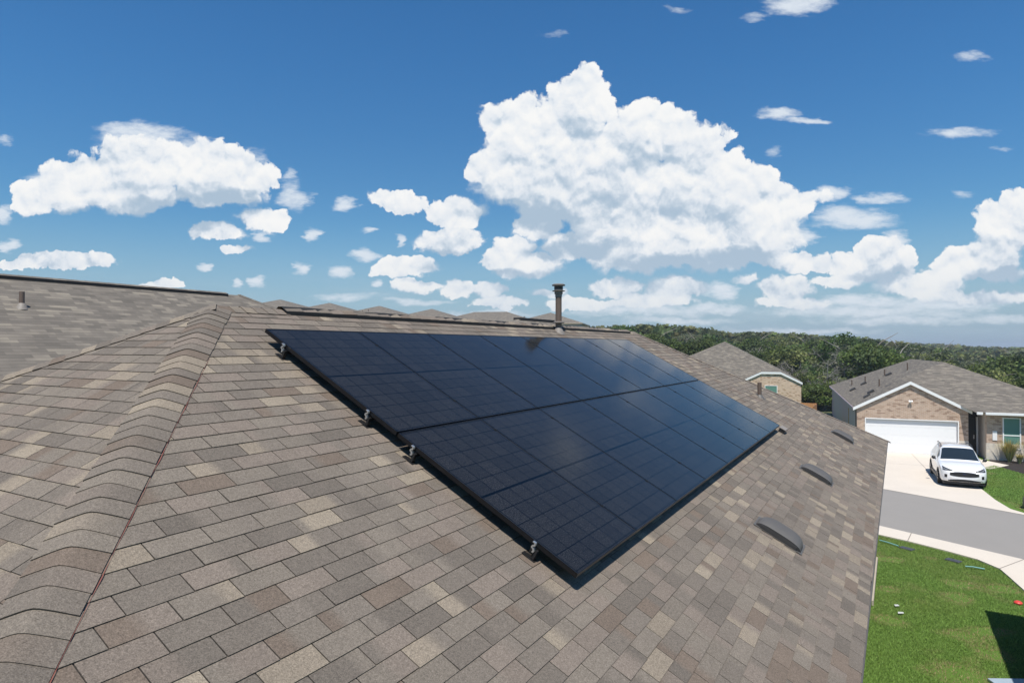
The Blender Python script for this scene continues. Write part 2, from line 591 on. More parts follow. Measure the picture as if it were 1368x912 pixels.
def brick(name, c1, c2, mortar, dark, scale=1.0):
    m, T, bs = mat(name)
    uv = T.n('ShaderNodeUVMap').outputs[0]
    b = T.n('ShaderNodeTexBrick', offset=0.5, ins={'Vector': uv, 'Color1': (*c1, 1), 'Color2': (*c2, 1), 'Mortar': (*mortar, 1),
            'Scale': scale, 'Mortar Size': 0.008, 'Mortar Smooth': 0.2, 'Bias': 0.0, 'Brick Width': 0.21, 'Row Height': 0.075})
    s = T.n('ShaderNodeSeparateXYZ', ins={0: uv})
    row = T.m('FLOOR', T.m('DIVIDE', s.outputs[1], 0.075))
    tab = T.m('FLOOR', T.m('DIVIDE', T.m('MULTIPLY_ADD', row, 0.105, s.outputs[0]), 0.21))
    wn = T.n('ShaderNodeTexWhiteNoise', noise_dimensions='2D', ins={'Vector': T.n('ShaderNodeCombineXYZ', ins={0: row, 1: tab}).outputs[0]})
    dk = T.m('GREATER_THAN', wn.outputs['Value'], 0.86)
    c = T.mix(T.m('MULTIPLY', dk, 0.75), b.outputs['Color'], (*dark, 1))
    n = T.noise(T.n('ShaderNodeTexCoord').outputs['Object'], 3, 5, 0.6)
    c2_ = T.v('SCALE', c)
    T.set(c2_.node.inputs['Scale'], T.m('MULTIPLY_ADD', n, 0.6, 0.7))
    T.set(bs.inputs['Base Color'], c2_)
    bs.inputs['Roughness'].default_value = 0.9
    bn = T.n('ShaderNodeBump', ins={'Strength': 0.5, 'Distance': 0.008, 'Height': T.m('SUBTRACT', 1.0, b.outputs['Fac'])})
    T.set(bs.inputs['Normal'], bn.outputs[0])
    return m


def stone(name):
    m, T, bs = mat(name)
    uv = T.n('ShaderNodeUVMap').outputs[0]
    b = T.n('ShaderNodeTexBrick', offset=0.37, ins={'Vector': uv, 'Color1': (.64, .57, .46, 1), 'Color2': (.56, .52, .45, 1), 'Mortar': (.58, .53, .46, 1),
            'Scale': 1.0, 'Mortar Size': 0.01, 'Bias': 0.0, 'Brick Width': 0.46, 'Row Height': 0.2})
    n = T.noise(T.n('ShaderNodeTexCoord').outputs['Object'], 5, 5, 0.6)
    c = T.mix(T.smooth(n, 0.5, 0.75), b.outputs['Color'], (.42, .40, .37, 1))
    T.set(bs.inputs['Base Color'], c)
    bs.inputs['Roughness'].default_value = 0.85
    bn = T.n('ShaderNodeBump', ins={'Strength': 0.6, 'Distance': 0.02, 'Height': T.m('SUBTRACT', n, T.m('MULTIPLY', b.outputs['Fac'], 0.5))})
    T.set(bs.inputs['Normal'], bn.outputs[0])
    return m


def cells():
    m, T, bs = mat('solar_cell_glass')
    tc = T.n('ShaderNodeTexCoord')
    s = T.n('ShaderNodeSeparateXYZ', ins={0: tc.outputs['Object']})
    px = T.m('DIVIDE', T.m('SUBTRACT', s.outputs[0], 0.022), 0.1843)
    py = T.m('DIVIDE', T.m('SUBTRACT', s.outputs[1], 0.022), 0.0839)
    fx, fy = T.m('FRACT', px), T.m('FRACT', py)
    def edge(f, w):
        d = T.m('MINIMUM', f, T.m('SUBTRACT', 1.0, f))
        return T.m('LESS_THAN', d, w)
    gx = edge(fx, 0.021)
    py2 = T.m('FRACT', T.m('MULTIPLY', py, 0.5))
    gy = T.m('MAXIMUM', T.m('MULTIPLY', edge(fy, 0.02), 0.35), edge(py2, 0.022))
    mid = T.m('LESS_THAN', T.m('ABSOLUTE', T.m('SUBTRACT', s.outputs[1], 0.861)), 0.011)
    gap = T.m('MAXIMUM', T.m('MAXIMUM', gx, gy), mid)
    bus = T.m('LESS_THAN', T.m('FRACT', T.m('MULTIPLY', px, 10.0)), 0.09)
    cid = T.n('ShaderNodeCombineXYZ', ins={0: T.m('FLOOR', px), 1: T.m('FLOOR', T.m('MULTIPLY', py, 0.5)), 2: 0.0})
    oi = T.n('ShaderNodeObjectInfo')
    wn = T.n('ShaderNodeTexWhiteNoise', noise_dimensions='4D', ins={'Vector': cid.outputs[0], 'W': T.m('MULTIPLY', oi.outputs['Random'], 57.0)})
    grain = T.noise(tc.outputs['Object'], 130, 2, 0.8)
    gl = T.m('MULTIPLY', T.m('POWER', grain, 2.6), T.m('MULTIPLY_ADD', wn.outputs['Value'], 0.35, 0.85))
    c = T.mix(gl, (.003, .004, .0065, 1), (.088, .081, .072, 1))
    c = T.mix(T.m('MULTIPLY', bus, 0.22), c, (.07, .072, .08, 1))
    c = T.mix(gap, c, (.0015, .0018, .0025, 1))
    T.set(bs.inputs['Base Color'], c)
    bs.inputs['Roughness'].default_value = 0.13
    bs.inputs['IOR'].default_value = 1.30
    bs.inputs['Specular IOR Level'].default_value = 0.44
    dust = T.noise(tc.outputs['Object'], 2.2, 4, 0.6)
    T.set(bs.inputs['Roughness'], T.m('MULTIPLY_ADD', dust, 0.05, 0.06))
    bn = T.n('ShaderNodeBump', ins={'Strength': 0.05, 'Distance': 0.002, 'Height': T.noise(tc.outputs['Object'], 300, 2, 0.6)})
    T.set(bs.inputs['Normal'], bn.outputs[0])
    return m


def tinted(name, rough=0.8, trans=0.0, gain=1.0, jitter=0.0):
    """colour from the mesh's tint attribute, for leaves and grass"""
    m, T, bs = mat(name)
    at = T.n('ShaderNodeAttribute', attribute_name='tint')
    c = T.v('SCALE', at.outputs['Color'])
    oi = T.n('ShaderNodeObjectInfo')
    T.set(c.node.inputs['Scale'], T.m('MULTIPLY_ADD', oi.outputs['Random'], jitter, gain - jitter * 0.5))
    T.set(bs.inputs['Base Color'], c)
    bs.inputs['Roughness'].default_value = rough
    bs.inputs['Specular IOR Level'].default_value = 0.2
    if trans:
        tr = T.n('ShaderNodeBsdfTranslucent', ins={0: c})
        mx = T.n('ShaderNodeMixShader', ins={0: trans})
        T.t.links.new(bs.outputs[0], mx.inputs[1])
        T.t.links.new(tr.outputs[0], mx.inputs[2])
        T.t.links.new(mx.outputs[0], T.t.nodes['Material Output'].inputs[0])
    return m


def lawn_mat():
    m, T, bs = mat('lawn_soil_and_turf')
    ob = T.n('ShaderNodeTexCoord').outputs['Object']
    n1 = T.noise(ob, 0.9, 5, 0.6)
    n2 = T.noise(T.v('MULTIPLY', ob, (3.2, 7.0, 1)), 1.0, 4, 0.65)
    n3 = T.noise(ob, 34, 4, 0.7)
    g = T.ramp(n3, [(0.25, (.055, .095, .018)), (0.5, (.105, .185, .034)), (0.75, (.16, .25, .055))])
    g = T.mix(T.smooth(n1, 0.4, 0.7), g, (.095, .155, .03, 1))
    dry = T.m('MULTIPLY', T.smooth(n2, 0.60, 0.74), T.smooth(T.noise(ob, 0.45, 3, 0.5), 0.45, 0.62))
    c = T.mix(dry, g, (.42, .32, .18, 1))
    T.set(bs.inputs['Base Color'], c)
    bs.inputs['Roughness'].default_value = 0.95
    bs.inputs['Specular IOR Level'].default_value = 0.1
    bn = T.n('ShaderNodeBump', ins={'Strength': 0.8, 'Distance': 0.03, 'Height': n3})
    T.set(bs.inputs['Normal'], bn.outputs[0])
    return m


def concrete(name, col, stain=0.2):
    m, T, bs = mat(name)
    ob = T.n('ShaderNodeTexCoord').outputs['Object']
    n1 = T.noise(ob, 0.8, 5, 0.6)
    n2 = T.noise(ob, 55, 3, 0.7)
    f = T.m('ADD', T.m('MULTIPLY_ADD', n1, stain * 2, 1 - stain), T.m('MULTIPLY', T.m('SUBTRACT', n2, 0.5), 0.3))
    c = T.v('SCALE', (*col,))
    T.set(c.node.inputs['Scale'], f)
    T.set(bs.inputs['Base Color'], c)
    bs.inputs['Roughness'].default_value = 0.9
    bs.inputs['Specular IOR Level'].default_value = 0.2
    return m


M = {}
M['shingle'] = shingle_near()
M['shingle_far'] = shingle_far()
M['cells'] = cells()
M['deck'] = plain('roof_underlay', (.03, .028, .026), 0.95)
M['frame'] = plain('black_anodised', (.006, .006, .007), 0.35, 0.0, spec=0.35)
M['rail'] = plain('black_rail', (.015, .015, .016), 0.4)
M['alu'] = plain('mill_aluminium', (.68, .67, .65), 0.38, 0.85, 0.1, 30)
M['vent'] = plain('grey_vent_metal', (.100, .093, .085), 0.55, 0.0, 0.15, 8, bump=0.1)
M['vent_dark'] = plain('vent_shadow_mesh', (.035, .033, .032), 0.7)
M['flue'] = plain('brown_flue_paint', (.125, .088, .066), 0.6, 0.0, 0.25, 14)
M['flue_cap'] = plain('galvanised_cap', (.20, .175, .15), 0.55, 0.2, 0.25, 14)
M['collar'] = plain('lead_flashing', (.24, .21, .18), 0.6, 0.0, 0.2, 20)
M['black'] = plain('black_rubber', (.012, .012, .012), 0.85)
M['white'] = plain('white_trim_paint', (.78, .78, .76), 0.5, 0.0, 0.04)
M['garage'] = plain('white_garage_paint', (.80, .80, .79), 0.45, 0.0, 0.03)
M['beige_trim'] = plain('beige_trim', (.42, .35, .26), 0.6)
M['siding'] = plain('grey_siding', (.46, .355, .41), 0.7, 0.0, 0.05)
M['brick_red'] = brick('brown_brick', (.40, .275, .195), (.48, .355, .265), (.52, .44, .36), (.24, .16, .115))
M['brick_tan'] = brick('tan_brick', (.57, .40, .275), (.61, .45, .325), (.54, .46, .37), (.30, .18, .11))
M['stone'] = stone('limestone_blocks')
M['stucco'] = plain('beige_stucco', (.50, .45, .38), 0.85, 0.0, 0.08)
M['door_dark'] = plain('dark_front_door', (.018, .014, .012), 0.4)
M['pane'] = plain('green_shaded_glass', (.10, .20, .16), 0.12, 0.0, 0.06, coat=0.6)
M['blind'] = plain('green_blind', (.11, .235, .185), 0.5, 0.0, 0.05)
M['wood'] = plain('cedar_fence', (.50, .235, .095), 0.8, 0.0, 0.25, 5)
M['chalk'] = plain('red_chalk', (.21, .075, .055), 0.95, 0.0, 0.3, 25)
M['asphalt'] = concrete('worn_asphalt', (.262, .245, .225), 0.06)
M['concrete'] = concrete('pale_concrete', (.60, .535, .455), 0.07)
M['joint'] = plain('concrete_joint', (.20, .17, .14), 0.9)
M['lawn'] = lawn_mat()
M['grass'] = tinted('grass_blades', 0.75, 0.25)
M['leaf'] = tinted('oak_leaves', 0.75, 0.42, 1.0, 0.45)
M['bark'] = plain('grey_bark', (.20, .175, .15), 0.95, 0.0, 0.3, 5)
M['dead'] = plain('weathered_dead_wood', (.21, .195, .17), 0.95, 0.0, 0.2, 5)
M['earth'] = plain('dry_scrub_ground', (.12, .13, .055), 0.95, 0.0, 0.4, 0.06)
M['mulch'] = plain('dark_mulch', (.025, .018, .014), 0.95, 0.0, 0.5, 30, bump=0.8)
M['carpaint'] = plain('white_car_paint', (.80, .80, .80), 0.22, 0.0, 0.01, coat=1.0)
M['carglass'] = plain('car_glass', (.016, .022, .024), 0.04, 0.0, 0.05, coat=1.0)
M['carblack'] = plain('black_plastic', (.016, .016, .017), 0.45)
M['chrome'] = plain('chrome', (.7, .7, .72), 0.15, 1.0, 0.03)
M['wheel'] = plain('alloy_wheel', (.38, .38, .39), 0.3, 0.8, 0.05)
M['lens'] = plain('headlight_lens', (.24, .26, .28), 0.08, 0.0, 0.03, coat=1.0)
M['emblem'] = plain('blue_emblem', (.02, .03, .07), 0.2)
M['teal'] = plain('teal_plastic_tube', (.16, .34, .30), 0.5)
M['utility'] = plain('dark_utility_lid', (.055, .062, .07), 0.7)
M['red'] = plain('red_plastic', (.62, .05, .035), 0.5)
M['litter'] = plain('pale_debris', (.50, .52, .50), 0.8)
M['bluegrey'] = plain('pale_blue_grey_sheet', (.33, .40, .47), 0.5)


# ------------------------------------------------------------------ ground
def sstep(x, a, b):
    t = np.clip((x - a) / (b - a), 0, 1)
    return t * t * (3 - 2 * t)


def hterr(x, y):
    w = -0.8653 * x + 0.5012 * y
    d = np.hypot(x, y)
    left = 7.5 * sstep(w, 10.8, 64)
    dip = -5.5 * sstep(d, 70, 105) * (1 - sstep(d, 150, 620)) * sstep(-w, -12, 25)
    far = 4.0 * sstep(d, 700, 2500)
    return left + dip + far - 0.02


def terrain():
    r = np.concatenate([np.linspace(0, 130, 66), 130 * (3200 / 130) ** (np.linspace(0, 1, 70)[1:])])
    a = np.linspace(0, 2 * np.pi, 145)[:-1]
    rr, aa = np.meshgrid(r, a, indexing='ij')
    x, y = rr * np.sin(aa), rr * np.cos(aa)
    z = hterr(x, y)
    v = np.stack([x, y, z], -1).reshape(-1, 3)
    n, k = len(r), len(a)
    f = []
    for i in range(n - 1):
        for j in range(k):
            l = (j + 1) % k
            f.append((i * k + j, i * k + l, (i + 1) * k + l, (i + 1) * k + j))
    o = np_mesh('terrain', v, np.array(f), M['earth'])
    o['kind'] = 'structure'


terrain()


def sheet(name, poly, z, m, kind='structure'):
    b = MB()
    b.face([(x, y, z) for x, y in poly], 0)
    o = b.build(name, m)
    o['kind'] = kind
    return o


# street: its two edges (surveyed points), extended both ways
ST = Vector((0.525, -0.851, 0))                   # street direction, towards us and right
SN = Vector((-0.851, -0.525, 0))                  # from the far kerb to the near kerb
FAR0 = Vector((17.02, 29.68, 0))
NEAR0 = Vector((13.3, 23.49, 0))


def along(p, d, t, off=0.0, n=SN):
    q = p + d * t + n * off
    return (q.x, q.y)


road = [along(FAR0, ST, -60), along(FAR0, ST, 60), along(NEAR0, ST, 60), along(NEAR0, ST, -60)]
# lawn sheet round the near house and the neighbours
sheet('lawn', [along(FAR0, ST, -75, -27), along(FAR0, ST, 70, -27), along(NEAR0, ST, 70, 70), along(NEAR0, ST, -75, 70)], 0.004, M['lawn'])
sheet('street', road, 0.010, M['asphalt'])

# near kerb and pavement ribbon, a real step of 10 cm with a curved end running into the neighbour's drive
kb = MB()
kpts_in = [(9.3, 28.4), (11.3, 24.75), (12.66, 22.37), (13.22, 21.6), (13.76, 20.65), (14.2, 19.75), (14.25, 18.9), (14.0, 18.2), (13.64, 17.24), (13.1, 15.6), (13.0, 14.0)]
kpts_out = [(10.3, 28.7), (12.0, 25.7), (13.3, 23.49), (13.9, 22.5), (14.6, 21.35), (15.2, 20.36), (15.6, 19.71), (16.6, 18.05), (17.8, 16.1), (19.0, 14.1), (20.2, 12.1)]
for i in range(len(kpts_in) - 1):
    a, b_, c, d = kpts_in[i], kpts_in[i + 1], kpts_out[i + 1], kpts_out[i]
    kb.face([(*a, .05), (*d, .05), (*c, .05), (*b_, .05)], 0)
    kb.face([(*d, .0), (*c, .0), (*c, .05), (*d, .05)], 0)
    kb.face([(*b_, .0), (*a, .0), (*a, .05), (*b_, .05)], 0)
for i in (3, 6):
    a, d = Vector((*kpts_in[i], .054)), Vector((*kpts_out[i], .054))
    e = (d - a).normalized().cross(Vector((0, 0, 1))) * 0.012
    kb.face([a - e, d - e, d + e, a + e], 1)
kb.build('kerb', [M['concrete'], M['joint']], kind='structure')

# drive of the house across the street, its walk and the far kerb
HX_A = R(-30.08 + 7)
HX = Vector((math.cos(HX_A), math.sin(HX_A), 0))
HY = Vector((-math.sin(HX_A), math.cos(HX_A), 0))
HO = Vector((24.44, 39.4, 0))


def hx(x, y, z=0.0):
    p = HO + HX * x + HY * y
    return (p.x, p.y, z)


dv = MB()
dv.face([hx(-2.9, 0.1, .02), along(FAR0, ST, -5.2) + (.02,), along(FAR0, ST, 5.9) + (.02,), (20.04, 25.98, .02), (20.58, 27.51, .02), (21.77, 30.16, .02), (23.4, 33.3, .02), (25.2, 34.9, .02), hx(2.9, 0.1, .02)], 0)
for p, q in (((-2.7, -4.3), (2.5, -4.3)), ((-.05, 0), (-.3, -8.0))):
    a, b_ = Vector(hx(*p, .024)), Vector(hx(*q, .024))
    e = (b_ - a).normalized().cross(Vector((0, 0, 1))) * 0.010
    dv.face([a - e, b_ - e, b_ + e, a + e], 1)
dv.build('driveway', [M['concrete'], M['joint']], kind='structure')
sheet('walkway', [(25.0, 34.6), (25.6, 34.5), (27.4, 35.6), hx(3.3, -.75)[:2], hx(3.3, 0.9)[:2], hx(2.4, 0.9)[:2], hx(2.4, -2.2)[:2]], 0.016, M['concrete'])
sheet('mulch_bed', [(26.55, 35.75), (26.3, 33.19), (27.9, 31.0), hx(7.6, -.62)[:2], hx(3.7, -.62)[:2]], 0.013, M['mulch'])
fk = MB()
for t0, t1 in ((-40, -5.4), (6.0, 40)):
    for (o0, o1, z) in ((0, -0.22, .11),):
        p = [along(FAR0, ST, t0, o0), along(FAR0, ST, t1, o0), along(FAR0, ST, t1, o1), along(FAR0, ST, t0, o1)]
        fk.prism([(*q, 0.0) for q in p], (0, 0, z), 0)
fk.build('far_kerb', M['concrete'], kind='structure')


# ------------------------------------------------------------------ shingled slopes of the near house
PAL = [((.128, .117, .107), 4.2), ((.148, .135, .123), 5.5), ((.171, .151, .137), 5.5), ((.142, .119, .103), 2.4), ((.163, .149, .134), 5.5), ((.214, .191, .162), 2.4), ((.238, .214, .180), 1.2)]
PALC = [np.array(c) * np.array([1.10, 1.015, .905]) for c, w in PAL]
PALW = np.array([w for c, w in PAL], float)
PALW /= PALW.sum()


def tab_cols(prev):
    """tab colour blends: most tabs of one tone, some running from one tone to another"""
    a = PALC[RNG.choice(len(PALC), p=PALW)] * RNG.uniform(.94, 1.06)
    b = PALC[RNG.choice(len(PALC), p=PALW)] * RNG.uniform(.92, 1.08) if RNG.random() < 0.6 else a * RNG.uniform(.95, 1.05)
    e = RNG.uniform(.2, .8)
    w = RNG.uniform(.08, .30)
    out = []
    for k in range(9):
        t = float(np.clip((k / 8 - e) / w + 0.5, 0, 1))
        out.append(tuple(a * (1 - t) + b * t))
    return out


def slope_tabs(left, right, length, phase_s=0.0, phase_u=0.0, expo=0.127, tabw=0.305, limit=None):
    """3-tab shingles in slope coordinates (u, down, n): every tab a raised sheet with its own edge"""
    b = MB()
    gap = 0.0032
    k = -1
    row = 0
    while True:
        s0 = phase_s + k * expo
        s1 = s0 + expo
        k += 1
        row += 1
        if s0 > length - 0.01:
            break
        s0c, s1c = max(s0, 0.0), min(s1, length)
        if s1c - s0c < 0.01:
            continue
        l0, l1, r0, r1 = left(s0c), left(s1c), right(s0c), right(s1c)
        u = math.floor(min(l0, l1) / tabw) * tabw - tabw + (phase_u + row * 0.127) % tabw
        while u < max(r0, r1):
            ua, ub = u + gap, u + tabw - gap
            u += tabw
            t0a, t0b = max(ua, l0), min(ub, r0)
            t1a, t1b = max(ua, l1), min(ub, r1)
            if t1b - t1a < 0.005 and t0b - t0a < 0.005:
                continue
            if t0b < t0a:
                t0a = t0b = min(max((t0a + t0b) / 2, l0), r0)
            if t1b < t1a:
                t1a = t1b = min(max((t1a + t1b) / 2, l1), r1)
            j = RNG.uniform(-.0022, .0022)
            n0, n1 = 0.0015, 0.0070 + RNG.uniform(-.0012, .0016)
            cc = tab_cols(None)
            S1 = s1c + j if s1c < length else s1c
            if limit:
                S1 = min(S1, limit((t1a + t1b) / 2))
                if S1 - s0c < .01:
                    continue
            for q in range(8):
                f0, f1 = q / 8, (q + 1) / 8
                A, B = t0a + (t0b - t0a) * f0, t0a + (t0b - t0a) * f1
                C, Dd = t1a + (t1b - t1a) * f1, t1a + (t1b - t1a) * f0
                c0, c1 = cc[q], cc[q + 1]
                b.face([(Dd, S1, n1), (C, S1, n1), (B, s0c, n0), (A, s0c, n0)], 0, (c0, c1, c1, c0))
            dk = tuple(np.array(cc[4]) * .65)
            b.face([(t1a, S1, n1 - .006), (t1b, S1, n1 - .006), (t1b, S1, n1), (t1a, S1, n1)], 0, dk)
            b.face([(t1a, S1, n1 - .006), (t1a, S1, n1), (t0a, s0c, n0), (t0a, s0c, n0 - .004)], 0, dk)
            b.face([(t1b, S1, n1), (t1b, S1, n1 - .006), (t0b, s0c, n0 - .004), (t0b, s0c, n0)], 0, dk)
    return b


house = thing('house', 'near brown shingle house whose hip roof carries the black solar panels', 'house', RIDGE0, HOUSE_RZ)
# house coordinates: x = down the front slope (b), y = along the ridge (a)
RUN = 5.20
A0, A1 = -0.04, 11.55
AE0, AE1 = A0 - RUN, 16.9


def front_run(a):
    return 5.276 + .0139 * a


RN, RF = front_run(AE0), front_run(AE1)
SLEN = RUN / CP
EZ = RIDGE_Z - RUN * TP
EZN, EZF = RIDGE_Z - RN * TP, RIDGE_Z - RF * TP
WI = 0.45
b = MB()
WALLZ = EZF - 0.02
wx0, wx1, wy0, wy1 = -RUN + WI, RN - WI, AE0 + WI, AE1 - WI
for lo, hi in (((wx0, wy0, 0), (wx1, wy0 + .12, WALLZ)), ((wx0, wy1 - .12, 0), (wx1, wy1, WALLZ)),
               ((wx0, wy0 + .12, 0), (wx0 + .12, wy1 - .12, WALLZ)), ((wx1 - .12, wy0 + .12, 0), (wx1, wy1 - .12, WALLZ))):
    b.box(lo, hi, 0)
b.build('wall', M['brick_red'], house)
# deck under the shingles, with fascia and soffit
b = MB()
dz_ = .004
e = [(-RUN, AE0, EZ - dz_), (RN, AE0, EZN - dz_), (RF, AE1, EZF - dz_), (-RUN, AE1, EZ - dz_)]
rz_ = RIDGE_Z - dz_
b.face([e[1], e[2], (0, A1, rz_), (0, A0, rz_)], 0)
b.face([e[3], e[0], (0, A0, rz_), (0, A1, rz_)], 0)
b.face([e[0], e[1], (0, A0, rz_)], 0)
b.face([e[2], e[3], (0, A1, rz_)], 0)
dn_ = Vector((0, 0, -.16))
for i in range(4):
    p, q = Vector(e[i]), Vector(e[(i + 1) % 4])
    b.face([p + dn_, q + dn_, q, p], 1)
b.face([Vector(p) + dn_ for p in reversed(e)], 1)
roof = b.build('roof', [M['deck'], M['beige_trim']], house)


def slope_obj(tabs, origin, ux, dn, nn):
    o = tabs.build('shingle_slope', M['shingle'], roof)
    ux, dn, nn = Vector(ux), Vector(dn), Vector(nn)
    m = Matrix((ux, dn, nn)).transposed().to_4x4()
    m.translation = Vector(origin)
    o.matrix_local = m
    return o


SF = RF / CP
fs = slope_tabs(lambda s: -(A1 + (AE1 - A1) * s / SF), lambda s: -(A0 - RUN * s / (RN / CP)), SF, phase_s=(0.70 + 1.165 + 0.0) % 0.127, phase_u=0.115,
                limit=lambda u: front_run(-u) / CP)
slope_obj(fs, (0, 0, RIDGE_Z), (0, -1, 0), (CP, 0, -SP), (SP, 0, CP))
fs = slope_tabs(lambda s: (A0 - RUN * s / SLEN), lambda s: (A1 + (AE1 - A1) * s / SLEN), SLEN, phase_s=.03)
slope_obj(fs, (0, 0, RIDGE_Z), (0, 1, 0), (-CP, 0, -SP), (-SP, 0, CP))


def hip_end(apex, c1, c2, **kw):
    apex, c1, c2 = Vector(apex), Vector(c1), Vector(c2)
    ux = (c2 - c1).normalized()
    d = (c1 - apex) - ux * (c1 - apex).dot(ux)
    L = d.length
    d.normalize()
    l_, r_ = (c1 - apex).dot(ux), (c2 - apex).dot(ux)
    t = slope_tabs(lambda s: l_ * s / L, lambda s: r_ * s / L, L, **kw)
    slope_obj(t, apex, ux, d, ux.cross(d))


hip_end((0, A0, RIDGE_Z), (RN, AE0, EZN), (-RUN, AE0, EZ), phase_s=.06, phase_u=.07)
hip_end((0, A1, RIDGE_Z), (-RUN, AE1, EZ), (RF, AE1, EZF), phase_s=.05)
L2 = math.hypot(AE1 - A1, RUN * TP)
c2_, s2_ = (AE1 - A1) / L2, RUN * TP / L2


def cap_line(name, p0, p1, n_left, n_right, expo=0.127, half=0.160, up0=.0155, up1=.0090, crown=.002, thick=.0055):
    """folded cap shingles lapped up a hip or along a ridge, from p0 (low) to p1"""
    b = MB()
    p0, p1 = Vector(p0), Vector(p1)
    h = (p1 - p0)
    L = h.length
    h.normalize()
    nl, nr = Vector(n_left).normalized(), Vector(n_right).normalized()
    el = nl.cross(h).normalized()
    er = h.cross(nr).normalized()
    nm = (nl + nr).normalized()
    # make sure the side vectors point downhill
    if el.z > 0:
        el = -el
    if er.z > 0:
        er = -er
    n = int(L / expo)
    Q = 14
    for k in range(n):
        s0 = k * expo + RNG.uniform(-.004, .004)
        s1 = (k + 1) * expo + 0.03
        hw = half * RNG.uniform(.97, 1.03)
        cc = PALC[RNG.choice(len(PALC), p=PALW)] * RNG.uniform(.94, 1.06)
        c2 = PALC[RNG.choice(len(PALC), p=PALW)] if RNG.random() < .35 else cc
        lift = RNG.uniform(-.0015, .0025)
        sk = RNG.uniform(-.008, .008)
        rows = []
        for (s, up) in ((s0, up0 + lift), (s1, up1 + lift * .3)):
            row = []
            for q in range(Q + 1):
                t = 2 * q / Q - 1
                e = el if t < 0 else er
                nn = nl if t < 0 else nr
                nb_ = (nm * (1 - abs(t)) + nn * abs(t)).normalized()
                c = p0 + h * (s + (sk * t if s == s0 else 0))
                r = hw * abs(e.dot(nm)) * (math.sqrt(t * t + .014) - abs(t)) * (1 - abs(t))
                row.append(c + e * (hw * abs(t)) + nb_ * (up + crown * (1 - t * t)) - nm * (r - .004 * (1 - t * t)))
            rows.append(row)
        for q in range(Q):
            t0, t1 = q / Q, (q + 1) / Q
            ca, cb = tuple(cc * (1 - t0) + c2 * t0), tuple(cc * (1 - t1) + c2 * t1)
            A, B, C, Dq = rows[0][q], rows[0][q + 1], rows[1][q + 1], rows[1][q]
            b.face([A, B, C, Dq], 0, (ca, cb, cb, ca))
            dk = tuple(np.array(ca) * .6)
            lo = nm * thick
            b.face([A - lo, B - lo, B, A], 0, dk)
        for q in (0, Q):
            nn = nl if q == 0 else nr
            b.face([rows[0][q], rows[1][q], rows[1][q] - nn * (up1 + .004), rows[0][q] - nn * (up0 + .004)], 0, tuple(cc * .22))  # side faces coloured much darker: painted shadow along the cap edges
    return b.build(name, M['shingle'], roof, smooth=True)


NF_ = (SP, 0, CP)
NB_ = (-SP, 0, CP)
NE_ = (0, -SP, CP)
NE2_ = (0, s2_, c2_)
cap_line('hip_cap', (RN, AE0, EZN), (0, A0, RIDGE_Z), NE_, NF_)
cap_line('hip_cap', (-RUN, AE0, EZ), (0, A0, RIDGE_Z), NB_, NE_)
cap_line('hip_cap', (RF, AE1, EZF), (0, A1, RIDGE_Z), NF_, NE2_, half=.12)
cap_line('hip_cap', (-RUN, AE1, EZ), (0, A1, RIDGE_Z), NE2_, NB_)
cap_line('ridge_cap', (0, A0 + .02, RIDGE_Z - .004), (0, .75, RIDGE_Z), NB_, NF_, half=.13)
cap_line('ridge_cap', (0, A1 + .1, RIDGE_Z), (0, A1 - .45, RIDGE_Z), NF_, NB_)
# ridge vent: a slim black louvre under a row of raised caps
b = MB()
V0, V1 = .72, A1 - .42
for sgn in (-1, 1):
    n = 26
    for i in range(n):
        y0, y1 = V0 + (V1 - V0) * i / n, V0 + (V1 - V0) * (i + 1) / n
        za = .040 + .004 * math.sin(i * 1.9)
        zb = .040 + .004 * math.sin((i + 1) * 1.9)
        x0, x1 = sgn * .105, sgn * .02
        zr0 = RIDGE_Z - .105 * TP
        p = [(x0, y0, zr0 - .0), (x0, y1, zr0 - .0), (x0, y1, zr0 + zb), (x0, y0, zr0 + za)]
        q = [(x0, y0, zr0 + za), (x0, y1, zr0 + zb), (x1, y1, RIDGE_Z + zb), (x1, y0, RIDGE_Z + za)]
        b.face(p if sgn > 0 else p[::-1], 0)
        b.face(q if sgn > 0 else q[::-1], 0)
b.build('ridge_vent', M['black'], roof)
cap_line('vent_cap', (0, V1 + .03, RIDGE_Z + .043), (0, V0 - .05, RIDGE_Z + .043), NF_, NB_, expo=.2, half=.112, up0=.005, up1=.001, crown=0, thick=.005)

# red chalk snapped along the near hip
b = MB()
hp0, hp1 = Vector((RN, AE0, EZN)), Vector((0, A0, RIDGE_Z))
hd = (hp1 - hp0).normalized()
er = hd.cross(Vector(NF_)).normalized()
if er.z > 0:
    er = -er
nfv = Vector(NF_)
edge_ = []
for i in range(60):
    t_ = .2 + i * .11
    w_ = .0015 + .0055 * max(0, math.sin(i * 1.7) * math.sin(i * .43 + 1))
    o0 = .1655
    edge_.append((hp0 + hd * t_ + er * o0 + nfv * .0106, hp0 + hd * t_ + er * (o0 + w_) + nfv * .0106))
for i in range(59):
    b.face([edge_[i][0], edge_[i][1], edge_[i + 1][1], edge_[i + 1][0]], 0)
b.build('chalk_line', M['chalk'], roof)
# drip edge: narrow metal strip proud of the front eave
b = MB()
def eave_strip(a0, a1, x0, x1, z0, z1, m):
    p = [(front_run(a0) + x0, a0), (front_run(a1) + x0, a1), (front_run(a1) + x1, a1), (front_run(a0) + x1, a0)]
    zz = [RIDGE_Z - front_run(y) * TP for y in (a0, a1, a1, a0)]
    lo_ = [Vector((q[0], q[1], z + z0)) for q, z in zip(p, zz)]
    b.prism(lo_, (0, 0, z1 - z0), m)


eave_strip(AE0, AE1, -.02, .014, -.03, -.012, 0)
eave_strip(3.5, 5.1, .016, .032, -.07, -.02, 1)
b.build('drip_edge', [M['vent'], M['beige_trim']], roof)


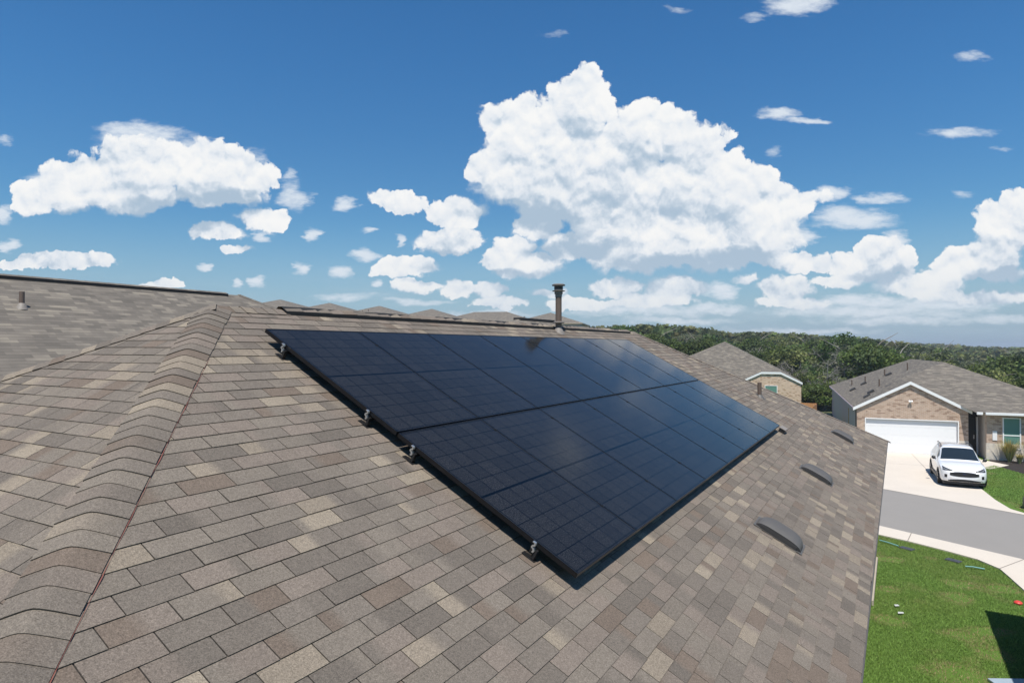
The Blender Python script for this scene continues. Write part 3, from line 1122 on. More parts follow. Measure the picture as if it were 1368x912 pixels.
# ------------------------------------------------------------------ things on the front slope
def slope_matrix(a, s, n=0.0):
    """local x along the ridge, y up the slope, z off the roof"""
    m = Matrix((U3, -SD, NF)).transposed().to_4x4()
    base = Vector((RIDGE0.x, RIDGE0.y, RIDGE_Z))
    m.translation = base + U3 * a + SD * s + NF * n
    return m


PW, PL, PTOP, PTH = 1.1615, 1.722, 0.130, 0.035
PCOL, PROW = 1.16781, 1.74
A_S0 = 0.70
ORD = ['first', 'second', 'third', 'fourth', 'fifth', 'sixth', 'seventh', 'eighth']
proto = None


def make_panel():
    root = thing('solar_panel', 'x', 'solar panel')
    b = MB()
    fw = .007
    b.box((0, 0, 0), (PW, fw, PTH))
    b.box((0, PL - fw, 0), (PW, PL, PTH))
    b.box((0, fw, 0), (fw, PL - fw, PTH))
    b.box((PW - fw, fw, 0), (PW, PL - fw, PTH))
    b.build('frame', M['frame'], root, bevel=.0012)
    b = MB()
    b.box((fw, fw, PTH - .009), (PW - fw, PL - fw, PTH - .0025))
    b.build('glass', M['cells'], root)
    return root


for r in range(2):
    for c in range(8):
        o = make_panel() if proto is None else copy_tree(proto)
        proto = proto or o
        # position of the panel's lower left corner
        m = slope_matrix(c * PCOL, A_S0 + r * PROW + PL, PTOP - PTH)
        o.matrix_world = m
        rowname = 'upper' if r == 0 else 'lower'
        if c == 0:
            where = f'black solar panel at the near left end of the {rowname} row, beside the hip'
        elif c == 7:
            where = f'black solar panel at the far right end of the {rowname} row'
        else:
            where = f'black solar panel, {ORD[c]} from the near left end of the {rowname} row'
        tag(o, where, 'solar panel', 'solar panels mounted on the near roof')

ALEN = 7 * PCOL + PW
RT = [.30, 1.41, 1.93, 3.12]
RLAB = ['topmost black mounting rail under the upper solar panels, near the ridge',
        'black mounting rail under the lower half of the upper panel row',
        'black mounting rail under the upper half of the lower panel row',
        'lowest black mounting rail, its silver end sticking out by the array corner']
for i, t in enumerate(RT):
    right = .10 if i == 3 else .015
    root = thing('mounting_rail', RLAB[i], 'mounting rail', group='rails under the solar panels', matrix=slope_matrix(0, A_S0 + t))
    b = MB()
    b.box((-.012, -.02, .043), (ALEN + right, .02, PTOP - PTH - .001))
    b.build('rail', M['rail'], root, bevel=.002)
    # hooked silver end clamps
    for xo, sg in ((-.034, 1), (ALEN + right - .004, 1)):
        if xo > 0 and i != 3:
            continue
        prof = [(-.020, .046), (-.004, .046), (-.008, .066), (.006, .078), (.016, .078), (.021, .090), (.012, .108), (-.002, .116), (.004, .128), (.024, .130), (.024, .137),
                (-.006, .137), (-.014, .118), (-.010, .104), (.004, .098), (.006, .090), (-.012, .084), (-.026, .066)]
        b = MB()
        b.prism([(xo, y * .8, .050 + (z - .046) * .78 + .012) for y, z in prof], (.020, 0, 0))
        b.build('end_clamp', M['alu'], root)
    # mid clamps in the seams
    for c in range(1, 8):
        x = c * PCOL - (PCOL - PW) / 2
        b = MB()
        b.box((x - .012, -.014, PTOP + .0005), (x + .012, .014, PTOP + .004))
        b.tube([(x, 0, PTOP + .004), (x, 0, PTOP + .008)], .005, 8)
        b.build('clamp', M['rail'], root)
    # feet with flashing, the first one stands just outside the array's edge
    for k in range(9):
        x = .05 + k * 1.19 if k else -.01
        b = MB()
        b.box((x - .022, -.055, .0085), (x + .022, .055, .0125))
        b.box((x - .016, -.040, .0125), (x + .016, -.022, .085))
        b.box((x - .016, -.040, .0125), (x + .016, .03, .020))
        b.build('foot', M['rail'], root)
    if i == 3:
        b = MB()
        b.box((ALEN + right - .09, -.024, .040), (ALEN + right + .006, .024, .062))
        b.build('rail_end', M['alu'], root)

# small bright corner brackets where four panels meet
jr = None
for c in range(0, 8):
    pass


jb = thing('junction_box', 'small grey junction box on the roof at the far lower corner of the array', 'junction box', matrix=slope_matrix(9.56, 4.235))
b = MB()
b.box((-.16, -.055, .008), (.16, .055, .075))
b.build('box', M['rail'], jb, bevel=.005)
b = MB()
b.box((-.168, -.062, .0755), (.168, .062, .090))
b.build('lid', M['collar'], jb, bevel=.004)


def box_vent(a, s, label):
    root = thing('roof_vent', label, 'roof vent', group='slant back vents below the solar panels', matrix=slope_matrix(a, s) @ Matrix.Rotation(R(-90), 4, 'Z'))
    # local x down the slope, y along the ridge, z out; the open side faces -y
    Lx, Ly, Hh = .25, .155, .125
    b = MB()
    b.box((-.27, -.17, .0105), (.27, .20, .0135))
    b.build('flashing', M['vent'], root)
    # hood: seen from below it is a long low hood, rounded ends, sloping up towards its open lower side
    n = 20
    b = MB()
    secs = []
    for k in range(n + 1):
        t = k / n * 2 - 1
        f = (1 - abs(t) ** 3.4) ** .6
        x = t * Lx
        pr = [(-Ly * (.80 + .20 * f), .012), (-Ly * (.80 + .20 * f), .022 + .052 * f), (-Ly * (.60 + .22 * f), .026 + .064 * f),
              (Ly * .10, 0.030 + .106 * f), (Ly * (.45 + .2 * f), 0.026 + .076 * f), (Ly * (.70 + .30 * f), .012)]
        secs.append([(x, y, z) for y, z in pr])
    for k in range(n):
        for j in range(5):
            b.face([secs[k][j], secs[k + 1][j], secs[k + 1][j + 1], secs[k][j + 1]], 1 if j == 0 else 0)
    b.face(secs[0], 0)
    b.face(list(reversed(secs[-1])), 0)
    b.build('hood', [M['vent'], M['vent_dark']], root, smooth=True)
    b = MB()
    b.box((-Lx * .80, -Ly - .004, .016), (Lx * .80, -Ly + .01, .050), 0)
    b.build('screen', M['vent_dark'], root)
    return root


box_vent(3.60, 5.08, 'nearest and largest looking grey hooded roof vent below the solar panels')
box_vent(7.50, 5.12, 'middle grey hooded roof vent of the three below the solar panels')
box_vent(13.0, 5.22, 'farthest grey hooded roof vent, close to the far hip')

# tall flue near the ridge
fb = Vector((RIDGE0.x, RIDGE0.y, RIDGE_Z)) + U3 * 6.98 + SD * .21
flue = thing('flue_pipe', 'tall brown metal flue pipe with a flat rain cap standing by the ridge', 'flue pipe', fb)
b = MB()
b.tube([(0, 0, -.05), (0, 0, .80)], .058, 18)
b.build('pipe', M['flue'], flue, smooth=True)
b = MB()
b.lathe([(0.064, 0.655), (0.064, 0.705), (0.078, 0.71), (0.078, 0.755), (0.118, 0.76), (0.121, 0.77), (0.08, 0.78), (0.08, 0.86), (0.122, 0.863), (0.126, 0.88), (0.1, 0.897), (0, 0.907)], 22)
b.build('rain_cap', M['flue_cap'], flue, smooth=True)
b = MB()
b.lathe([(.082, .800), (.0825, .825), (.082, .845)], 22)
b.build('cap_louvre', M['vent_dark'], flue, smooth=True)
b = MB()
b.lathe([(.115, -.05), (.075, .05), (.060, .08), (.058, .083)], 20)
b.build('flashing_cone', M['collar'], flue, smooth=True)
b = MB()
b.lathe([(.058, .17), (.105, .165), (.11, .18), (.058, .20)], 20)
b.build('storm_collar', M['flue_cap'], flue, smooth=True)

# plain vent pipe on the far part of the front slope
pb = Vector((RIDGE0.x, RIDGE0.y, RIDGE_Z)) + U3 * 12.35 + SD * 3.27
vp = thing('vent_pipe', 'short grey plumbing vent pipe standing on the far part of the near roof', 'vent pipe', pb)
b = MB()
b.tube([(0, 0, -.06), (0, 0, .34)], .048, 14)
b.build('pipe', M['flue'], vp, smooth=True)
b = MB()
b.lathe([(.14, -.07), (.07, .02), (.05, .05)], 16)
b.build('boot', M['vent'], vp, smooth=True)


# ------------------------------------------------------------------ generic hip roofed house (local z = 0 at its ground)
def hip_roof(b, x0, x1, y0, y1, ez, T, mat=0, over=0.0):
    """hip roof over a rectangle, ridge along the longer side; returns ridge ends"""
    wx, wy = x1 - x0, y1 - y0
    if wy >= wx:
        h = wx / 2 * T
        xm = (x0 + x1) / 2
        r0, r1 = (xm, y0 + wx / 2, ez + h), (xm, y1 - wx / 2, ez + h)
        if wy - wx < .02:
            r1 = r0
        b.face([(x0, y0, ez), (x1, y0, ez), r0], mat)
        b.face([(x1, y1, ez), (x0, y1, ez), r1], mat)
        if r0 == r1:
            b.face([(x1, y0, ez), (x1, y1, ez), r0], mat)
            b.face([(x0, y1, ez), (x0, y0, ez), r0], mat)
        else:
            b.face([(x1, y0, ez), (x1, y1, ez), r1, r0], mat)
            b.face([(x0, y1, ez), (x0, y0, ez), r0, r1], mat)
    else:
        h = wy / 2 * T
        ym = (y0 + y1) / 2
        r0, r1 = (x0 + wy / 2, ym, ez + h), (x1 - wy / 2, ym, ez + h)
        b.face([(x0, y1, ez), (x0, y0, ez), r0], mat)
        b.face([(x1, y0, ez), (x1, y1, ez), r1], mat)
        b.face([(x0, y0, ez), (x1, y0, ez), r1, r0], mat)
        b.face([(x1, y1, ez), (x0, y1, ez), r0, r1], mat)
    return r0, r1


def eave_box(b, x0, x1, y0, y1, ez, mat):
    c = [(x0, y0), (x1, y0), (x1, y1), (x0, y1)]
    for i in range(4):
        p, q = c[i], c[(i + 1) % 4]
        b.face([(*p, ez - .18), (*q, ez - .18), (*q, ez), (*p, ez)], mat)
    b.face([(*p, ez - .18) for p in reversed(c)], mat)


def ring_caps(name, lines, parent, m, r=.11):
    b = MB()
    for p, q in lines:
        p, q = Vector(p), Vector(q)
        b.tube([p, q], r, 8, caps=True)
    return b.build(name, m, parent)


def pipe_part(parent, x, y, z0, h, r=.05, m=None, name='vent_pipe'):
    b = MB()
    b.tube([(x, y, z0 - .1), (x, y, z0 + h)], r, 10)
    return b.build(name, m or M['flue'], parent, smooth=True)


# neighbour to the left: higher ridge parallel to ours
nb = thing('house', 'neighbouring house at left with a long shingle ridge higher than the near roof', 'house',
           RIDGE0 + D3 * -13.0, HOUSE_RZ)
NZ = 1.72 + CAM_Z
nrun = 5.9
nez = NZ - nrun * TP
b = MB()
b.box((-nrun + .5, -14, 0), (nrun - .5, 15.3, nez - .1))
b.build('wall', M['stucco'], nb)
b = MB()
r0, r1 = hip_roof(b, -nrun, nrun, -15, 15.9, nez, TP)
eave_box(b, -nrun, nrun, -15, 15.9, nez, 1)
nroof = b.build('roof', [M['shingle_far'], M['beige_trim']], nb)
ring_caps('hip_cap', [((nrun, 15.9, nez - .09), (r1[0], r1[1], r1[2] - .07)), ((-nrun, 15.9, nez - .09), (r1[0], r1[1], r1[2] - .07))], nroof, M['shingle_far'], .11)
b = MB()
b.box((-.15, r0[1] + .4, NZ - .11), (.15, r1[1] - .5, NZ + .005))
b.build('ridge_vent', M['black'], nroof)
b = MB()
for i in range(60):
    y0 = r0[1] + .4 + i * (r1[1] - r0[1] - .9) / 60
    y1 = y0 + (r1[1] - r0[1] - .9) / 60 + .02
    for sg in (-1, 1):
        q = [(sg * .155, y0, NZ + .004), (sg * .155, y1, NZ + .006), (0, y1, NZ + .058), (0, y0, NZ + .062)]
        b.face(q if sg > 0 else q[::-1])
b.build('vent_cap', M['shingle_far'], nroof)


def on_right_slope(x):
    return NZ - x * TP


for (x, y, h) in ((1.5, 3.2, .36), (2.9, 5.45, .24)):
    pipe_part(nroof, x, y, on_right_slope(x), h, .055)
    b = MB()
    b.lathe([(.13, -.05), (.07, .08), (.055, .10)], 14, origin=(x, y, on_right_slope(x)))
    b.build('pipe_boot', M['collar'], nroof, smooth=True)

# the row of houses up the rise behind
rows = [(374, 80), (440, 88), (507, 96), (577, 105), (655, 116), (737, 127)]
tops = [400, 404.5, 408.5, 412.5, 416.5, 417.5]
rl = ['first hip roofed house at the left end of the far row',
      'second hip roofed house from the left in the far row beyond the ridge',
      'third hip roofed house from the left in the far row beyond the ridge',
      'fourth hip roofed house from the left in the far row beyond the ridge',
      'far row house with a wide flat topped ridge, left of the flue pipe',
      'far row house right behind the flue pipe, last of the row']
for i, ((px, d), ty) in enumerate(zip(rows, tops)):
    x = (px - 684) / 861.4 * d
    ztop = CAM_Z + (464 - ty) / 861.4 * d
    g = float(hterr(x, d))
    wdt = [10.5, 10.5, 11, 11.5, 12, 14][i]
    lng = [11, 11, 11.6, 12, 18, 16][i]
    T_ = .33
    hh = ztop - g
    ez = hh - wdt / 2 * T_
    rot = R(-12) if i != 4 else R(78)
    h = thing('house', rl[i], 'house', (x, d + (lng - wdt) / 2 if i != 4 else d, g), rot, 'houses in the far row')
    b = MB()
    b.box((-wdt / 2 + .45, -lng / 2 + .45, -.6), (wdt / 2 - .45, lng / 2 - .45, ez - .02))
    b.build('wall', M['stucco'], h)
    b = MB()
    r0, r1 = hip_roof(b, -wdt / 2, wdt / 2, -lng / 2, lng / 2, ez, T_)
    eave_box(b, -wdt / 2, wdt / 2, -lng / 2, lng / 2, ez, 1)
    rf = b.build('roof', [M['shingle_far'], M['beige_trim']], h)
    if i in (2, 4):
        for dx in (-1.3, -.4):
            pipe_part(rf, dx, -lng / 2 + 2.6, ez + 2.4 * T_ - abs(dx) * .1, .35, .06)

# lower roof between our ridge and the row, with its own black ridge vent
lo = thing('house', 'low shingle roof with black ridge vent just beyond the near ridge', 'house', (1.2, 33.5, 0.9), HOUSE_RZ)
b = MB()
lz = CAM_Z + (464 - 427) / 861.4 * 33.5 - .9
lr = 5.2
b.box((-lr + .45, -6.5, -.9), (lr - .45, 6.5, lz - lr * TP - .05))
b.build('wall', M['stucco'], lo)
b = MB()
r0, r1 = hip_roof(b, -lr, lr, -7, 7, lz - lr * TP, TP)
eave_box(b, -lr, lr, -7, 7, lz - lr * TP, 1)
lrf = b.build('roof', [M['shingle_far'], M['beige_trim']], lo)
b = MB()
b.box((-.2, r0[1] - .1, lz - .08), (.2, r1[1] + .1, lz + .035))
b.build('ridge_vent', M['black'], lrf)

# ------------------------------------------------------------------ tan brick house with the clipped gable
tb = thing('house', 'tan brick house with a clipped gable and a green shaded window', 'house', (27.24, 65.0, 0), R(-21))
X0, X1 = -15.2, 1.85
EZT = 3.0
b = MB()
b.box((-14.8, .9, -.3), (1.72, 15.5, EZT - .05), 0)
b.prism([(-3.95, .125, -.3), (1.74, .125, -.3), (1.74, .125, 2.98), (-.16, .125, 3.86), (-1.95, .125, 3.86), (-3.95, .125, 2.98)], (0, .775, 0), 0)
b.build('wall', M['brick_tan'], tb)
b = MB()
hipw = (X1 - X0) / 2
pk = (-5.77, 5.0, 7.15)
pk2 = (pk[0], pk[1] + 1.0, pk[2])
b.face([(X0, .4, EZT), (X1, .4, EZT), pk], 0)
b.face([(X1, .4, EZT), (X1, 16.3, EZT), pk2, pk], 0)
b.face([(X1, 16.3, EZT), (X0, 16.3, EZT), pk2], 0)
b.face([(X0, 16.3, EZT), (X0, .4, EZT), pk, pk2], 0)
# clipped gable projecting from the front slope
tt = .46
zt = 4.02
yb = .4 + (zt - EZT) / ((7.18 - EZT) / 4.6)
fl, fr = -4.06, 1.862
xl, xr = -1.97, -.14
for za, mt in ((0.012, 0),):
    b.face([(fl, 0, EZT + za), (xl, 0, zt + za), (xl, yb + .3, zt + za), (fl, .5, EZT + za)], 0)
    b.face([(xr, 0, zt + za), (fr, 0, EZT + za), (fr, .5, EZT + za), (xr, yb + .3, zt + za)], 0)
    b.face([(xl, 0, zt + za), (xr, 0, zt + za), (xr, yb + .3, zt + .25), (xl, yb + .3, zt + .25)], 0)
b.build('roof', M['shingle_far'], tb)
b = MB()
for (p, q) in (((fl, EZT), (xl, zt)), ((xl, zt), (xr, zt)), ((xr, zt), (fr, EZT))):
    b.prism([(p[0], 0, p[1]), (q[0], 0, q[1]), (q[0], 0, q[1] - .22), (p[0], 0, p[1] - .22)], (0, .12, 0), 0)
b.build('fascia', M['white'], tb)


def window(parent, x0, x1, z0, z1, y, midrail=True, name='window'):
    """frame in a wall facing -y, pane set back inside it"""
    b = MB()
    t = .06
    b.box((x0, y - .03, z0), (x1, y + .05, z0 + t))
    b.box((x0, y - .03, z1 - t), (x1, y + .05, z1))
    b.box((x0, y - .03, z0 + t), (x0 + t, y + .05, z1 - t))
    b.box((x1 - t, y - .03, z0 + t), (x1, y + .05, z1 - t))
    if midrail:
        zm = z0 + (z1 - z0) * .44
        b.box((x0 + t, y - .028, zm - .03), (x1 - t, y + .05, zm + .03))
    w = b.build(name, M['white'], parent)
    b = MB()
    b.box((x0 + t, y - .006, z0 + t), (x1 - t, y + .04, z1 - t))
    b.build('pane', M['blind'], w)
    return w


window(tb, -1.66, -.46, .9, 2.66, .11)

# ------------------------------------------------------------------ house across the street
ah = thing('house', 'brown brick house across the street with a white double garage door and white gable trim', 'house', HO, HX_A)
GE = 2.76            # gable eave height
GX0, GX1, GP = -3.2, 3.0, 4.40
TG = (GP - GE) / 3.1
XR, YB = 8.9, 24.6     # right and back extents
b = MB()
# garage front with the door opening left out
dl, dr, dt = -2.50, 2.32, 2.06
b.box((-3.0, 0, -.1), (dl, .22, GE - .2), 0)
b.box((dr, 0, .95), (2.85, .22, GE - .2), 0)
b.box((dr, -.01, -.1), (2.86, .225, .948), 1)
b.prism([(-3.0, 0, GE - .2), (dl, 0, GE - .2), (dl, 0, dt), (dr, 0, dt), (dr, 0, GE - .2), (2.85, 0, GE - .2), (2.85, 0, GE - .04), (-.1, 0, GP - .16), (-3.0, 0, GE - .04)], (0, .22, 0), 0)
# right part of the front, brick over stone
b.box((3.6, -.6, .97), (XR - .4, -.38, GE - .1), 0)
b.box((3.58, -.62, -.1), (XR - .38, -.38, .968), 1)
# porch sides
b.box((3.6, -.38, -.1), (3.82, 1.6, GE - .1), 3)
b.box((2.63, .22, -.1), (2.85, 1.4, GE - .1), 2)
# left side and back
b.box((-3.0, .22, -.1), (-2.8, YB - .4, GE - .1), 2)
b.box((XR - .6, -.38, -.1), (XR - .4, YB - .4, GE - .1), 2)
b.box((-2.8, YB - .6, -.1), (XR - .6, YB - .4, GE - .1), 2)
b.build('wall', [M['brick_red'], M['stone'], M['siding'], M['stucco']], ah)
# main hip roof and garage gable
b = MB()
xm = (GX0 + XR) / 2
Wd = XR - GX0
mh = CAM_Z - 1.0 - GE
TM = mh / (Wd / 2)
ry0, ry1 = -1.0 + Wd / 2 * 1.2, YB - Wd / 2 * .9
P = dict(fl=(GX0, -1.0, GE), fr=(XR, -1.0, GE), br=(XR, YB, GE), bl=(GX0, YB, GE), r0=(xm, ry0, GE + mh), r1=(xm, ry1, GE + mh))
# front slope plane height at (x, y)
TFy = mh / (ry0 + 1.0)
gy = -1.0 + (GP - GE) / TFy      # where the gable's ridge meets the front slope
vl = (GX0, -1.0, GE)
# left slope, split so that the gable's left flank is the same sheet (coplanar in the photograph)
yg = -.10
b.face([(GX0, YB, GE), (GX0, 1.2, GE), P['r0'], P['r1']], 0)
b.face([P['br'], P['bl'], P['r1']], 0)
b.face([P['fr'], P['br'], P['r1'], P['r0']], 0)
b.face([(GX0, 1.2, GE), (-.1, gy + .4, GP - .01), P['r0']], 0)
b.face([(-.1, gy + .4, GP - .01), (3.0, -1.0, GE), (XR, -1.0, GE), P['r0']], 0)
# gable flanks
b.face([(GX0, yg, GE), (-.1, yg, GP), (-.1, gy + .4, GP), (GX0, 1.2, GE)], 0)
b.face([(-.1, yg, GP), (3.0, yg, GE), (3.0, -.99, GE), (-.1, gy + .4, GP)], 0)
b.face([(3.0, -1.0, GE - .02), (3.0, 1.6, GE - .02), (XR, 1.6, GE - .02), (XR, -1.0, GE - .02)], 1)
b.face([(GX0, YB, GE - .03), (GX0 + .3, YB, GE - .03), (GX0 + .3, yg, GE - .03), (GX0, yg, GE - .03)], 1)
aroof = b.build('roof', [M['shingle_far'], M['stucco']], ah)
b = MB()
for x, y in ((-2.15, 2.6), (-1.75, 4.4), (-1.15, 2.2), (-.75, 3.6), (-2.3, 11.0), (-1.4, 12.5), (.3, 12.2)):
    z = GE + (x - GX0) * mh / (xm - GX0)
    b2 = MB()
    zl = z + .03
    b2.prism([(x - .22, y - .3, z - .12), (x + .2, y - .3, z + .12), (x + .12, y - .3, z + .22), (x - .20, y - .3, z + .02)], (0, .6, 0), 0)
    b2.build('box_vent', M['vent_dark'], aroof)
for x, y, h in ((-1.0, 6.6, .5), (-1.2, 13.5, .5), (.1, 12.9, .5), (1.3, 10.4, .55), (-2.0, 15.5, .45)):
    z = GE + (x - GX0) * mh / (xm - GX0)
    pipe_part(aroof, x, y, z, h, .05)
# white trim
b = MB()
for (p, q) in (((GX0 - .02, GE - .01), (-.1, GP + .03)), ((-.1, GP + .03), (3.02, GE - .01))):
    b.prism([(p[0], yg - .05, p[1]), (q[0], yg - .05, q[1]), (q[0], yg - .05, q[1] - .19), (p[0], yg - .05, p[1] - .19)], (0, .045, 0), 0)
b.build('gable_trim', M['white'], ah)
b = MB()
b.box((3.03, -1.13, GE - .13), (3.32, -1.0, GE + .01))
b.box((3.45, -1.13, GE - .13), (XR + .05, -1.0, GE + .01))
b.build('gutter', M['white'], ah, bevel=.015)
b = MB()
b.box((GX0 - .04, yg, GE - .17), (GX0, YB, GE - .01))
b.build('side_fascia', M['siding'], ah)
b = MB()
b.tube([(-3.05, -.06, 0), (-3.05, -.06, GE - .2)], .045, 8)
b.build('downspout', M['vent_dark'], ah)
# garage door, four rows of raised panels, white frame
b = MB()
b.box((dl, .12, 0), (dr, .16, dt))
for r in range(4):
    z0 = .03 + r * (dt - .03) / 4
    for c in range(8):
        x0 = dl + .1 + c * (dr - dl - .1) / 8
        b.box((x0, .116, z0 + .07), (x0 + (dr - dl) / 8 - .12, .1195, z0 + (dt - .03) / 4 - .07))
gd = b.build('garage_door', M['garage'], ah)
b = MB()
b.box((dl - .06, -.02, 0), (dl, .118, dt + .06))
b.box((dr, -.02, 0), (dr + .06, .118, dt + .06))
b.box((dl, -.02, dt), (dr, .118, dt + .06))
b.build('garage_frame', M['white'], gd)
# floodlight on the gable
b = MB()
b.box((-.15, -.05, 3.12), (-.05, 0, 3.22))
b.tube([(-.13, -.05, 3.17), (-.16, -.16, 3.24)], [.03, .055], 10)
b.tube([(-.07, -.05, 3.17), (-.04, -.16, 3.24)], [.03, .055], 10)
b.build('floodlight', M['white'], ah)
# front door in the recess
b = MB()
b.box((2.95, 1.30, 0), (3.50, 1.36, 2.2))
b.box((2.85, 1.38, 0), (3.6, 1.42, GE - .1))
fd = b.build('front_door', M['door_dark'], ah)
b = MB()
b.tube([(3.40, 1.29, 1.0), (3.40, 1.22, 1.0)], .03, 8)
b.box((3.37, 1.27, .95), (3.43, 1.30, 1.2))
b.build('handle', M['chrome'], fd)
b = MB()
b.box((2.85, 1.18, 0), (2.94, 1.29, 2.3))
b.box((3.51, 1.18, 0), (3.598, 1.29, 2.3))
b.build('door_frame', M['white'], fd)
window(ah, 4.36, 5.22, .66, 2.48, -.61)
window(ah, 6.6, 7.5, .66, 2.48, -.61)
b = MB()
b.box((3.88, -.635, 1.14), (4.10, -.605, 1.68))
b.build('number_plaque', M['white'], ah, bevel=.006)
b = MB()
b.box((-3.02, 5.6, 1.0), (-3.002, 5.95, 2.2))
b.build('wall_panel', M['wood'], ah)

# ------------------------------------------------------------------ neighbour to the right, mostly out of the picture: throws the lawn shadow
sc = Vector((11.68, 16.01, 0)) + Vector((SUN_DIR.x, SUN_DIR.y, 0)) * (3.3 / SUN_DIR.z)
rn = thing('house', 'house at right whose eave corner shades the near lawn', 'house', (sc.x, sc.y, 0), HOUSE_RZ)
b = MB()
b.box((.9, -10.4, 0), (9.4, -.6, 3.2), 0)
b.build('wall', M['brick_red'], rn)
b = MB()
hip_roof(b, 0, 10, -11, 0, 3.3, TP)
eave_box(b, 0, 10, -11, 0, 3.3, 1)
b.build('roof', [M['shingle_far'], M['white']], rn)
# clipped bottom right corner: a sheet lying in that shadow's edge
b = MB()
b.box((-.45, -.18, 0), (.45, .18, .05))
o = b.build('flat_panel', M['bluegrey'], None, bevel=.01)
o.location = (9.72, 12.45, .01)
o.rotation_euler = (0, 0, HOUSE_RZ + .5)
tag(o, 'pale blue grey flat panel on the grass at the bottom right corner', 'panel')

# ------------------------------------------------------------------ cedar fence beyond
fc = thing('fence', 'orange cedar picket fence between the tan brick house and the house across the street', 'fence', (23.0, 52.6, 0), HOUSE_RZ)
b = MB()
n = 64
for i in range(n):
    x = -7.0 + i * .135
    b.box((x, 0, .02), (x + .128, .02, 2.02 + RNG.uniform(-.01, .01)))
b.build('pickets', M['wood'], fc)
b = MB()
for i in range(24):
    y = -.15 - i * .135
    b.box((1.66, y, .02), (1.68, y + .128, 2.02))
b.build('return_pickets', M['wood'], fc)
for i in range(5):
    b = MB()
    b.box((-7 + i * 2.1, .021, 0), (-6.91 + i * 2.1, .11, 1.75))
    b.build('post', M['wood'], fc)


# ------------------------------------------------------------------ white car on the drive
def catmull(xs, ys, q):
    """monotone-ish smooth interpolation of station tables"""
    xs, ys = np.array(xs), np.array(ys)
    m = np.gradient(ys, xs)
    i = np.clip(np.searchsorted(xs, q) - 1, 0, len(xs) - 2)
    h = xs[i + 1] - xs[i]
    t = (q - xs[i]) / h
    d = (ys[i + 1] - ys[i]) / h
    m0 = np.clip(m[i], -3 * abs(d), 3 * abs(d))
    m1 = np.clip(m[i + 1], -3 * abs(d), 3 * abs(d))
    return (2 * t ** 3 - 3 * t ** 2 + 1) * ys[i] + (t ** 3 - 2 * t ** 2 + t) * h * m0 + (-2 * t ** 3 + 3 * t ** 2) * ys[i + 1] + (t ** 3 - t ** 2) * h * m1


